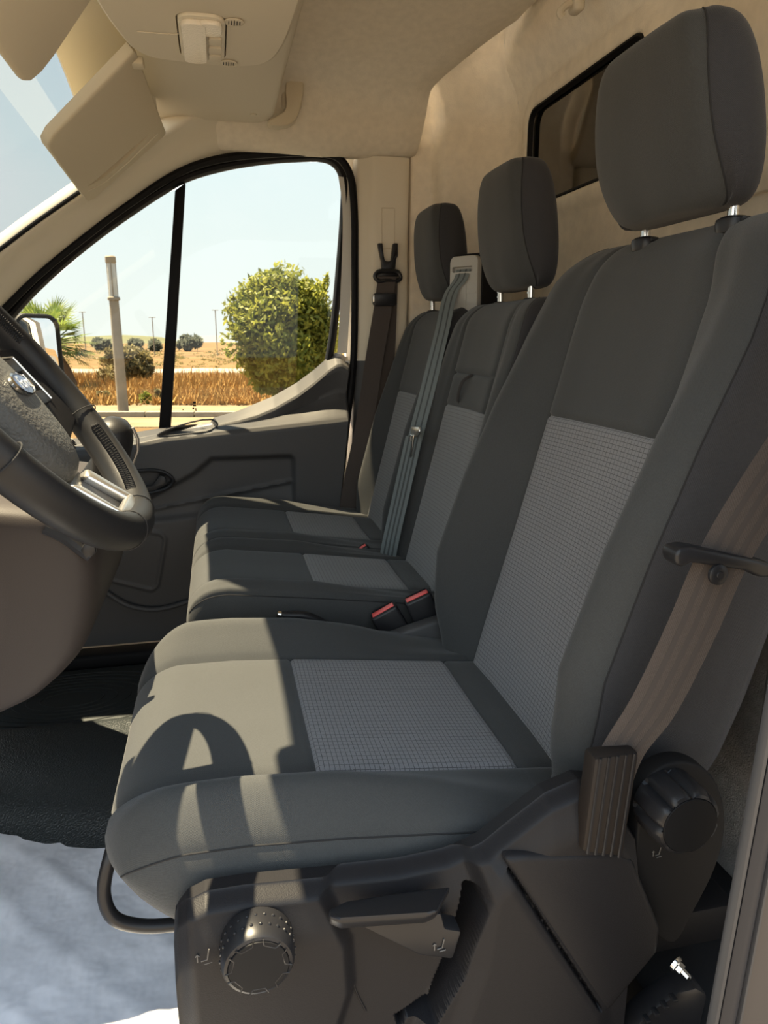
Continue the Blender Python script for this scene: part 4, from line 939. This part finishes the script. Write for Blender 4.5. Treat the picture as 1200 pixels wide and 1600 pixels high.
# ================================================================== roof fittings
OS = thing('overhead_shelf', (0.02, 1.25, 1.42), 'beige overhead storage shelf above the windscreen', 'shelf')
pl = [(-.128, 1.985), (.10, 1.985), (.135, 1.978), (.160, 1.955), (.168, 1.92), (.168, .58), (.150, .53), (-.128, .53)]
g = G(); g.prism([Vector((x, y, 1.420)) for x, y in pl], (0, 0, .10), .012, 3); g.make('tray', BEIG, OS)
for (x, y) in ((420, 79), (396, 179)):
    a = atZ(x, y, 1.4195); g = G(); g.lathe([(.008, -.001), (.008, .002), (.005, .003), (.002, .0035)], a + Vector((0, 0, .001)), (0, 0, -1), 16); g.make('clip', BEIG, OS)
OC = thing('overhead_console', (0.0, 1.25, 1.375), 'beige roof console with interior lamp and two small round-cornered vents', 'console')
oc = [(x * .942, y * .942) for x, y in [(-.150, 1.00), (-.146, 1.25), (-.124, 1.39), (-.110, 1.44), (-.085, 1.470), (.0, 1.484), (.075, 1.480), (.115, 1.455), (.135, 1.40), (.150, 1.20), (.150, 1.00)]]
oo = curve([(x, y, 0) for x, y in oc], 4)
ctr = Vector((0, 1.18, 0)); P = []
for s, z in ((1.10, 1.43), (1.05, 1.405), (1.01, 1.372), (1.0, 1.362), (.985, 1.355), (.955, 1.352)):
    P.append([Vector((ctr.x + (p.x - ctr.x) * s, ctr.y + (p.y - ctr.y) * s, z)) for p in oo])
L0, L1 = atZ(281, 20, 1.350), atZ(346, 96, 1.350); lc = Vector(((L0.x + L1.x) / 2, (L0.y + L1.y) / 2, 1.352)); lw, lh = .068, abs(L1.y - L0.y)
g = G(); g.grid(P, closed=True); plate_recess(g, P[-1], [lc + Vector((x, y, 0)) for x, y in rrect(0, 0, lw + .005, lh + .005, .0245, 6)], None, (0, 0, .014)); g.make('console_body', BEIG, OC, ang=60)
g = G(); g.prism([lc + Vector((x, y, .016)) for x, y in rrect(0, 0, lw, lh, .022, 6)], (0, 0, -.020), .0015); LB = g.make('lamp_bezel', BEIL, OC)
g = G(); g.prism([lc + Vector((x, y, -.004)) for x, y in rrect(-.012, 0, .036, lh * .9, .014, 6)], (0, 0, -.008), .004, 3); g.make('lens', LENS, LB)
g = G(); g.prism([lc + Vector((x, y, -.004)) for x, y in rrect(.012, -lh * .33, .034, lh * .26, .012, 5)], (0, 0, -.007), .003, 3); g.make('lens', LENS, LB)
for q in (-.05, .15, .33):
    g = G(); g.prism([lc + Vector((x, y, -.004)) for x, y in rrect(.019, lh * q, .020, lh * .15, .004, 3)], (0, 0, -.005), .0015, 2); b_ = g.make('lamp_switch', BEIG, LB)
for (x, y) in ((366, 34), (357, 98)):
    a = atZ(x, y, 1.3515); g = G(); g.prism([a + Vector((u, v, 0)) for u, v in rrect(0, 0, .026, .026, .011, 5)], (0, 0, -.0015), .0005); V_ = g.make('vent', BEIG, OC)
    g = G(); g.tube([a + Vector((u, v, -.001)) for u, v in rrect(0, 0, .027, .027, .012, 5)], .0008, 6, closed=True)
    g.make('vent_rim', BEIG, V_); g = G()
    for k in range(5): g.box(a + Vector((-.008 + .004 * k, 0, -.0018)), (.0012, .016 - abs(k - 2) * .003, .0012))
    g.make('grille_slot_shade', PLAD, V_)  # dark bars stand in for the shaded openings onto the mesh
g = G(); g.tube(curve([atZ(x, y, 1.3515) for x, y in ((214, 49), (235, 51), (262, 53), (279, 53))], 3), .0009, 6); g.make('moulding_line', BEIG, OC)

# passenger sun visor, folded down
SVT = [atX(203, 70, -.118), None, None, None]
c00 = Vector((-.116, 1.43, 1.392)); c01 = Vector((-.100, 2.00, 1.404)); c10 = Vector((-.290, 1.50, 1.252)); c11 = Vector((-.303, 2.03, 1.242))
c00, c01, c10 = [CP + (c - CP) * .960 for c in (c00, c01, c10)]
vn_ = (c10 - c00).cross(c01 - c00); rd_ = ray(131, 309); c11 = CP + rd_ * ((c00 - CP).dot(vn_) / rd_.dot(vn_))
SV = thing('sun_visor', (-.2, 1.75, 1.25), 'beige passenger sun visor folded down in front of the windscreen', 'sun visor')
nv = (c01 - c00).cross(c10 - c00).normalized()
if nv.y > 0: nv = -nv
q_ = lambda u, v: (c00 * (1 - u) + c01 * u) * (1 - v) + (c10 * (1 - u) + c11 * u) * v
ol = [q_(u, v) for u, v in [(.0, .02), (.02, .0), (.98, .0), (1.0, .03), (1.0, .93), (.97, .985), (.93, 1.0), (.08, 1.0), (.03, .98), (.0, .90)]]
vol = ol
nn = (c10 - c00).cross(c01 - c00).normalized(); side_ = nn if nn.dot(CP - c00) > 0 else -nn
base_off = nn * .018 if nn.dot(CP - c00) > 0 else Vector()
vp0 = c00 + base_off + side_ * .0006
def on_visor(x, y, k=0.0): d = ray(x, y); return CP + d * ((vp0 + side_ * k - CP).dot(side_) / d.dot(side_))
vfr = [p + base_off for p in vol]; vct = sum(vfr, Vector()) / len(vfr)
slit = [on_visor(x, y, -.0006) for x, y in ((136, 292), (150, 281), (168, 266), (186, 250), (206, 232), (236, 207), (214, 231), (196, 249), (178, 265), (160, 279))]
g = G(); plate_recess(g, [vct + (p - vct) * .965 for p in vfr], slit, side_ * -.014, side_ * -.014, [[vct + (p - vct) * .99 - side_ * .0015 for p in vfr], [p - side_ * .005 for p in vfr]]); g.make('visor_panel', VIS, SV, ang=50)
g = G(); g.tube([on_visor(x, y) for x, y in ((138, 298), (165, 284), (200, 254), (222, 232), (246, 209))], .0015, 6); g.make('edge_welt', BEIL, SV)
hb_ = q_(.07, .10) + base_off
g = G(); g.box(hb_ + Vector((.010, 0, .010)), (.026, .030, .014), .004, 2); g.make('hinge_clip', VIS, SV); g = G(); g.lathe([(.006, 0), (.006, .008)], hb_ + Vector((.004, -.012, .012)), (0, -1, .3), 10); g.make('hinge_pin', CHR, SV)
# driver sun visor
DV = thing('sun_visor', (-.17, .85, 1.21), 'driver sun visor with a rounded corner hanging above the steering wheel', 'sun visor')
h1, k1 = Vector((-.096, 1.0, 1.312)), Vector((-.194, 1.0, 1.180)); dY = Vector((0, -.50, 0))
q2 = lambda u, v: h1 + dY * u + (k1 - h1) * v
ol = [q2(u, v) for u, v in [(0, .0), (0.005, .70), (.015, .85), (.04, .96), (.075, 1.0), (.95, 1.0), (1.0, .9), (1.0, 0)]]
g = G(); g.prism(ol, Vector((-.010, 0, .008)), .005, 3); g.make('visor_panel', VIS, DV)
g = G(); g.tube([h1 + Vector((0, .02, .005)), h1 + dY + Vector((0, 0, .005))], .006, 10); g.make('hinge_rod', VIS, DV)

# grab handle above the passenger door
GH = thing('grab_handle', atY(455, 160, 1.93), 'beige grab handle at the corner of the overhead shelf', 'handle')
gp2 = [atY(x, y, 1.925) for x, y in ((447, 129), (468, 125), (475, 131), (470, 165), (463, 186), (450, 195), (424, 196), (418, 189), (444, 174), (448, 160))]
g = G(); g.prism(curve(gp2, 2, closed=True), (0, .035, 0), .007, 3); g.make('grip', VIS, GH)
g = G(); g.box(atY(455, 150, 1.962), (.05, .03, .06), .008, 3); g.make('mount', BEIG, GH)

# ================================================================== floor coverings
# white protective paper in the driver footwell
g = G(); P = []
rng = random.Random(3)
for i in range(61):
    y = .42 + (1.0) * i / 60; row = []
    for j in range(61):
        x = -.75 + .80 * j / 60; far = 1.285 - .42 * (x + .45) if x > -.45 else 1.285
        yy = .42 + (far - .42) * i / 60
        zc_ = .004 + .003 * (math.sin(x * 23 + yy * 9) + math.sin(yy * 31 - x * 12)) * .5 + .0035 * max(0, math.sin(x * 61 + 3 * math.sin(yy * 17))) ** 3 + .003 * max(0, math.sin((x + yy) * 47)) ** 4 + .003
        row.append(Vector((x, yy, zc_)))
    P.append(row)
g.grid(P); g.make('paper_floor_mat', PAPER, ang=180, label='white crinkled protective paper sheet on the driver footwell floor', cat='floor mat')
# black vinyl hump
hs = curve([(1.17, .000, 0), (1.20, .018, 0), (1.24, .048, 0), (1.29, .066, 0), (1.37, .074, 0), (1.50, .068, 0), (1.58, .058, 0), (1.60, .04, 0), (1.605, .0, 0)], 6)
g = G(); g.grid([[Vector((x, p.x - .40 * (max(x, -.45) + .20) * max(0, (1.60 - p.x) / .43), p.y)) for p in hs] for x in [-.80 + .05 * k for k in range(16)]])
g.make('vinyl_tunnel_cover', MATV, ang=70, label='raised black grained vinyl floor cover beyond the white paper', cat='floor cover')
FM = thing('rubber_floor_mat', (-.45, 1.8, .0), 'dark rubber mat with moulded rings in the passenger footwell', 'floor mat')
g = G(); g.box((-.42, 1.79, .007), (.66, .35, .012), .004, 2); g.make('mat', MATR, FM)
for k in range(7):
    g = G(); rr = .05 + .022 * k; g.tube([Vector((-.40 + rr * 1.5 * math.cos(t), 1.79 + rr * .80 * math.sin(t), .0133)) for t in [2 * PI * q / 40 for q in range(40)]], .0016, 5, closed=True); g.make('moulded_ring', MATR, FM)
for k in range(9):
    g = G(); g.tube([(-.70 + .07 * k, 1.63, .0133), (-.66 + .07 * k, 1.66, .0133)], .002, 5); g.make('moulded_rib', MATR, FM)

# ================================================================== outside
SAND = mat('pale_sand', (0.17, 0.13, 0.085), 0.95, 0.1, bump=0.4, bscale=6, bdist=0.03, var=0.22, vscale=1.3)
TARM = mat('dusty_paving', (0.085, 0.082, 0.078), 0.9, 0.2, bump=0.3, bscale=30, bdist=0.01, var=0.15, vscale=3)
DRY = mat('dry_grass_ground', (0.19, 0.11, 0.04), 0.95, 0.1, bump=0.8, bscale=5, bdist=0.08, var=0.35, vscale=0.8)
FIELD = mat('parched_field', (0.115, 0.075, 0.036), 0.95, 0.1, bump=0.5, bscale=2, bdist=0.1, var=0.3, vscale=0.15)
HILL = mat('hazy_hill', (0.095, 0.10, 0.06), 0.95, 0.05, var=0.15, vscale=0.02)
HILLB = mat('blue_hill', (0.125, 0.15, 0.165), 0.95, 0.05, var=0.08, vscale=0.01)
CONC = mat('pale_concrete', (0.24, 0.215, 0.175), 0.85, 0.2, var=0.1, vscale=4)
BLADE = mat('dry_blades', (0.33, 0.205, 0.075), 0.9, 0.1, var=0.3, vscale=3)
BARK = mat('brown_bark', (0.13, 0.085, 0.055), 0.9, 0.1, bump=0.8, bscale=20, bdist=0.02)
def leafmat(name, c1, c2):
    m = bpy.data.materials.new(name); m.use_nodes = True; n, l = nodes(m); b = n['Principled BSDF']; b.inputs['Roughness'].default_value = .6; b.inputs['Specular IOR Level'].default_value = .3
    gi = n.new('ShaderNodeTexCoord'); t = n.new('ShaderNodeTexNoise'); t.inputs['Scale'].default_value = 5; t.inputs['Detail'].default_value = 4; l.new(gi.outputs['Object'], t.inputs['Vector'])
    r = n.new('ShaderNodeValToRGB'); r.color_ramp.elements[0].position = .35; r.color_ramp.elements[1].position = .65; r.color_ramp.elements[0].color = (*c1, 1); r.color_ramp.elements[1].color = (*c2, 1)
    l.new(t.outputs['Fac'], r.inputs[0]); l.new(r.outputs[0], b.inputs['Base Color'])
    tr = n.new('ShaderNodeBsdfTranslucent'); l.new(r.outputs[0], tr.inputs[0]); mx = n.new('ShaderNodeMixShader'); mx.inputs[0].default_value = .4
    o = n['Material Output']; l.new(b.outputs[0], mx.inputs[1]); l.new(tr.outputs[0], mx.inputs[2]); l.new(mx.outputs[0], o.inputs[0]); return m
LF1 = leafmat('yellow_green_leaves', (0.125, 0.155, 0.027), (0.28, 0.285, 0.05))
LF2 = leafmat('olive_leaves', (0.12, 0.105, 0.05), (0.20, 0.175, 0.085))
LF3 = leafmat('palm_green', (0.08, 0.13, 0.03), (0.20, 0.25, 0.055))
LF4 = leafmat('hazed_conifer', (0.11, 0.13, 0.10), (0.16, 0.17, 0.135))  # leaf colour greyed and lightened to put distance haze into it

g = G(); g.add([(-400, -60, GZ), (400, -60, GZ), (400, 400, GZ), (-400, 400, GZ)], [(0, 1, 2, 3)]); g.make('ground', FIELD, smooth=False, label='parched ground around the van', kind='structure')
def band(name, y0, y1, m, label, dz, px=(-700, 1500), struct=True):
    gg = G(); n = 24; a = [gnd(px[0] + (px[1] - px[0]) * k / n, y0 + 1.5 * math.sin(k * 2.1)) for k in range(n + 1)]; b = [gnd(px[0] + (px[1] - px[0]) * k / n, y1) for k in range(n + 1)]
    gg.grid([[p + Vector((0, 0, dz)) for p in b], [p + Vector((0, 0, dz)) for p in a]]); return gg.make(name, m, smooth=False, label=label, kind='structure')
g = G(); g.add([(-25, -20, GZ + .004), (25, -20, GZ + .004), (25, 12.2, GZ + .004), (-25, 12.2, GZ + .004)], [(0, 1, 2, 3)]); g.make('parking_ground', TARM, smooth=False, label='dusty paving under the van', kind='structure')
band('sandy_verge', 628, 668, SAND, 'sandy verge beyond the kerb', .010)
band('grass_verge', 588, 630, DRY, 'strip of orange dry grass ground', .016)
band('far_road', 577, 583, CONC, 'pale road strip across the field', .02)
# kerb stones
kd = gnd(190, 652); kl = gnd(700, 652); kr = (kl - kd).normalized()
g = G(); KB = thing('kerb', kd, 'low pale kerb along the sandy verge', 'kerb')
for k in range(-7, 9):
    c_ = kd + kr * (k * 1.0) + Vector((0, 0, .05)); g = G(); g.box(c_, (.98, .16, .14), .02, 2, Matrix.Rotation(math.atan2(kr.y, kr.x), 3, 'Z')); g.make('kerb_stone', CONC, KB)
# lamp post
lb = gnd(193, 646); sc_ = (lb - CP).dot(FW) / F_PX
LP = thing('lamp_post', lb, 'pale concrete lamp post with a clear tubular lantern', 'lamp post')
hp = (646 - 474) * sc_; ht = (646 - 413) * sc_
g = G(); g.lathe([(.115, 0), (.105, hp * .6), (.095, hp - .02)], lb, (0, 0, 1), 12); g.make('post', CONC, LP)
g = G(); g.lathe([(.125, 0), (.125, .05), (.11, .07)], lb + Vector((0, 0, hp - .03)), (0, 0, 1), 16); g.make('collar', CONC, LP)
g = G(); g.lathe([(.085, 0), (.080, ht - hp - .12)], lb + Vector((0, 0, hp)), (0, 0, 1), 16); g.make('lantern_glass', mat('frosted_lantern', (.42, .42, .39), .2, .5), LP)
for k in range(3):
    a = 2 * PI * k / 3 + .6; g = G(); g.tube([lb + Vector((.095 * math.cos(a), .095 * math.sin(a), hp)), lb + Vector((.095 * math.cos(a), .095 * math.sin(a), ht - .1))], .012, 6); g.make('lantern_bar', CONC, LP)
g = G(); g.lathe([(.10, 0), (.105, .02), (.105, .12), (.09, .14)], lb + Vector((0, 0, ht - .14)), (0, 0, 1), 16); g.make('cap', mat('brown_cap', (.25, .20, .13), .7), LP)

def foliage(parent, c, rad, n, size, m, clumps=26, seed=1, name='foliage', flat=0.0):
    rg = random.Random(seed); g = G(); cl = []
    for k in range(clumps):
        while True:
            p = Vector((rg.uniform(-1, 1), rg.uniform(-1, 1), rg.uniform(-1, 1)))
            if p.length < 1: break
        p = p.normalized() * (p.length ** .5) * .78
        cl.append((Vector((p.x * rad[0], p.y * rad[1], p.z * rad[2])), rg.uniform(.22, .42)))
    mr = (rad[0] + rad[2]) / 2
    for k in range(n):
        cc, cr_ = rg.choice(cl); d = Vector((rg.gauss(0, 1), rg.gauss(0, 1), rg.gauss(0, 1))).normalized() * (rg.random() ** .4) * cr_ * mr
        p = c + cc + d
        if p.z < GZ + .02: p.z = GZ + rg.uniform(.02, .1)
        a = Vector((rg.gauss(0, 1), rg.gauss(0, 1), rg.gauss(0, 1))).normalized(); b = a.cross(Vector((rg.gauss(0, 1), rg.gauss(0, 1), rg.gauss(0, 1)))).normalized(); s = size * rg.uniform(.6, 1.3)
        i = len(g.v); g.v += [p - a * s, p + b * s * .4, p + a * s, p - b * s * .4]; g.f.append((i, i + 1, i + 2, i + 3))
    return g.make(name, m, parent, smooth=False, kind='stuff')
def bush(name, base, rad, n, size, m, label, cat, seed, zc=None, trunk=True, clumps=26):
    T = thing(name, base, label, cat); c = base + Vector((0, 0, zc if zc else rad[2]))
    foliage(T, c, rad, n, size, m, clumps, seed)
    if trunk:
        rg = random.Random(seed)
        for k in range(4):
            e_ = c + Vector((rg.uniform(-.5, .5) * rad[0], rg.uniform(-.4, .4) * rad[1], rg.uniform(-.2, .4) * rad[2])); g = G(); g.tube(curve([base + Vector((rg.uniform(-.1, .1), 0, -.02)), base.lerp(e_, .5) + Vector((rg.uniform(-.1, .1), 0, 0)), e_], 4), [.05 * rad[2]] * 3 + [.03 * rad[2]] * 6, 6); g.make('stem', BARK, T)
    return T
def mpp(p): return (p - CP).dot(FW) / F_PX
b_ = gnd(448, 640); s_ = mpp(b_)
T1 = bush('leafy_tree', b_, (82 * s_, 70 * s_, 98 * s_), 24000, .08, LF1, 'broad yellow green leafy tree filling the rear half of the passenger window', 'tree', 11, 112 * s_, clumps=60)
for (x0, y0, x1, y1) in ((390, 520, 362, 462), (395, 540, 352, 500), (500, 470, 512, 428), (440, 460, 432, 428)):   # loose shoots at the crown's edge
    a, b = atY(x0, y0, b_.y), atY(x1, y1, b_.y); g = G(); rg = random.Random(x0)
    for k in range(90):
        q = rg.random(); p = a.lerp(b, q) + Vector((rg.gauss(0, .07), rg.gauss(0, .07), rg.gauss(0, .05))) * (1.2 - q); u = Vector((rg.gauss(0, 1), rg.gauss(0, 1), rg.gauss(0, 1))).normalized(); v = u.cross(Vector((.3, .5, 1))).normalized()
        i = len(g.v); g.v += [p - u * .08, p + v * .03, p + u * .08, p - v * .03]; g.f.append((i, i + 1, i + 2, i + 3))
    g.make('shoot', LF1, T1, smooth=False, kind='stuff')
b_ = gnd(196, 604); s_ = mpp(b_)
bush('olive_bush', b_, (46 * s_, 40 * s_, 32 * s_), 5000, .10, LF2, 'round olive brown bush behind the lamp post', 'bush', 5, 32 * s_, clumps=30)
b_ = gnd(226, 632); s_ = mpp(b_); bush('spiky_plant', b_, (9 * s_, 9 * s_, 11 * s_), 260, .09, LF1, 'small green plant on the verge beside the window divider', 'plant', 8, 11 * s_, False, 6)
b_ = gnd(166, 628); s_ = mpp(b_); bush('dry_shrub', b_, (13 * s_, 12 * s_, 12 * s_), 300, .08, LF2, 'small dry brown shrub left of the lamp post foot', 'plant', 9, 11 * s_, False, 6)
b_ = gnd(246, 630); s_ = mpp(b_); bush('dark_shrub', b_, (9 * s_, 9 * s_, 12 * s_), 260, .08, LF2, 'small grey brown shrub right beside the green verge plant', 'plant', 19, 11 * s_, False, 6)
# palm
pb = gnd(108, 612); s_ = mpp(pb); PT = thing('fan_palm', pb, 'green palm with drooping fronds beyond the door mirror', 'palm tree')
pc_ = pb + Vector((-22 * s_, 0, 72 * s_))
g = G(); g.tube(curve([pb, pb + Vector((-.02, 0, 25 * s_)), pc_ - Vector((-.1, 0, .3))], 5), [.26] * 4 + [.20] * 7, 10); g.make('trunk', BARK, PT)
rg = random.Random(4)
for k in range(52):
    az = 2 * PI * k / 52 * 7.1; el = rg.uniform(-.6, 1.3); L = rg.uniform(60, 84) * s_; d = Vector((math.cos(az) * math.cos(el), math.sin(az) * math.cos(el), math.sin(el)))
    g = G(); tip = pc_ + d * L * .55; side = d.cross(Vector((0, 0, 1))).normalized(); up_ = side.cross(d)
    g.tube([pc_, tip], .018, 5)
    for q in range(13):
        an = (q - 6) / 6 * 1.25; l_ = L * .55 * (1 - .25 * abs(an) / 1.25); dd = (d * math.cos(an) + side * math.sin(an)).normalized(); e_ = tip + dd * l_ + Vector((0, 0, -.10 * l_ * (1 + abs(an)))); wv_ = dd.cross(up_).normalized() * .030
        m1 = tip + dd * l_ * .45 + wv_; m2 = tip + dd * l_ * .45 - wv_; i = len(g.v); g.v += [tip.copy(), m1, e_, m2]; g.f.append((i, i + 1, i + 2, i + 3))
    g.make('frond', LF3, PT, smooth=False)
# dry grass blades on the verge, none inside the plants
CLEAR = [(gnd(x, y), r) for x, y, r in ((448, 640, 1.25), (196, 604, 1.05), (226, 632, .32), (166, 628, .48), (246, 630, .30), (108, 612, .55), (193, 646, .3), (226, 640, .22), (246, 638, .22), (166, 637, .25))]
g = G(); rg = random.Random(21)
for k in range(15000):
    y = 588 + 46 * rg.random() ** .7; p = gnd(rg.uniform(60, 560), y)
    if any((p - c).length < r for c, r in CLEAR): continue
    h = rg.uniform(.12, .42) * (1.2 if y < 615 else .8); a = rg.uniform(0, PI); w = Vector((math.cos(a), math.sin(a), 0)) * .03; t = p + Vector((rg.gauss(0, .1), rg.gauss(0, .1), h)); i = len(g.v)
    g.v += [p - w, p + w, t]; g.f.append((i, i + 1, i + 2))
g.make('dry_grass', BLADE, smooth=False, label='orange dry grass on the verge', cat='grass', kind='stuff')
# scrub on the far field
g = G(); rg = random.Random(77)
for k in range(420):
    p0 = gnd(rg.uniform(40, 640), 549 + 26 * rg.random() ** 1.3); s0 = mpp(p0); r0 = s0 * rg.uniform(2.0, 6.5)
    for q in range(22):
        p = p0 + Vector((rg.gauss(0, r0 * .7), rg.gauss(0, r0 * .7), abs(rg.gauss(0, r0 * .28)))); u = Vector((rg.gauss(0, 1), rg.gauss(0, 1), rg.gauss(0, 1))).normalized(); v = u.cross(Vector((.2, .4, 1))).normalized(); i = len(g.v)
        g.v += [p - u * r0 * .35, p + v * r0 * .2, p + u * r0 * .35, p - v * r0 * .2]; g.f.append((i, i + 1, i + 2, i + 3))
g.make('field_scrub', LF2, smooth=False, label='low olive scrub scattered over the parched field', cat='scrub', kind='stuff')
# far trees, poles, hills
for i, (x, w, h, lab) in enumerate(((160, 34, 20, 'hazy far row of trees left of the lamp post'), (212, 20, 17, 'dark far conifer clump right behind the lamp post'), (242, 16, 16, 'dark far conifer clump left of the window divider'), (296, 38, 24, 'dark far conifer clump right of the window divider'))):
    b_ = gnd(x, 549); s_ = mpp(b_); bush('far_tree', b_, (w / 2 * s_, 2.5, h / 2 * s_), 2200, .5, LF4, lab, 'tree', 40 + i, h / 2 * s_, False, 14)
for (x, y, lab) in ((135, 490, 'thin far utility pole beside the palm'), (242, 498, 'thin far lamp pole left of the window divider'), (340, 487, 'thin far pole beside the leafy tree')):
    b_ = gnd(x, 556); s_ = mpp(b_); P_ = thing('utility_pole', b_, lab, 'pole'); H = (556 - y) * s_
    g = G(); g.tube([b_, b_ + Vector((0, 0, H))], .045, 6); g.make('mast', CONC, P_); g = G(); g.tube([b_ + Vector((-.3, 0, H)), b_ + Vector((.3, 0, H))], .035, 6); g.make('cross_arm', CONC, P_)
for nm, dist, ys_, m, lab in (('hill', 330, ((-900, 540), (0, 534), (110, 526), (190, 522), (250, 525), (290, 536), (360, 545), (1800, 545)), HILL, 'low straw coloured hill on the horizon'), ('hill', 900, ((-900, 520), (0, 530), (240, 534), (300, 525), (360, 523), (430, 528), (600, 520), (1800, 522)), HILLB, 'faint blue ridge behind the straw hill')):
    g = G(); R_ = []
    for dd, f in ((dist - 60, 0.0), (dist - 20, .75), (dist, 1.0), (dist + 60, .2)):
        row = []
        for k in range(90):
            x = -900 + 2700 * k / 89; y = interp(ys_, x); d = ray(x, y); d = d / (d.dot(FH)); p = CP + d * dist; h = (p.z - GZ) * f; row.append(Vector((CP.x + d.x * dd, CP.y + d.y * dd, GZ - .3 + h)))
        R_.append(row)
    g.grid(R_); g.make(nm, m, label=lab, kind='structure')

# door mirror outside the passenger window
DM = thing('door_mirror', (-.53, 2.42, .72), 'door mirror with a black rim outside the passenger window', 'mirror')
mc = atY(62, 560, 2.42); mw, mh = .14, .25
mx_ = Vector((.67, .74, 0)).normalized(); mn = Vector((.74, -.67, .0)).normalized()
out = [mc + mx_ * u * -1 + Vector((0, 0, v)) for u, v in rrect(0, 0, mw, mh, .035, 5)]
c2 = curve(out, 1, closed=True)
g = G(); g.prism(out, mn * .006, .002); g.make('mirror_glass', MIRR, DM)
g = G(); g.tube([p + mn * .004 for p in out], .007, 8, closed=True); g.make('rim', PLAD, DM)
P = []
for s, n in ((1.05, .004), (1.06, -.03), (.98, -.07), (.70, -.10), (.1, -.11)): P.append([mc + (p - mc) * s + mn * n for p in out])
g = G(); g.grid(P, closed=True); g.make('housing', PLAS, DM)
g = G(); g.tube([mc - mn * .05 + Vector((0, -.05, -.10)), Vector((mc.x - .10, 2.14, mc.z - .14))], .025, 10); g.make('arm', PLAS, DM)
# outside flank of the van, seen in the mirror
g = G(); g.box((1.9, 2.17, .75), (3.0, .04, 2.0), .02); g.box((0.33, 2.135, 1.52), (0.96, .03, .20), .012); VF = g.make('van_flank', PAINT, label='white side of the van behind the passenger door', kind='structure')
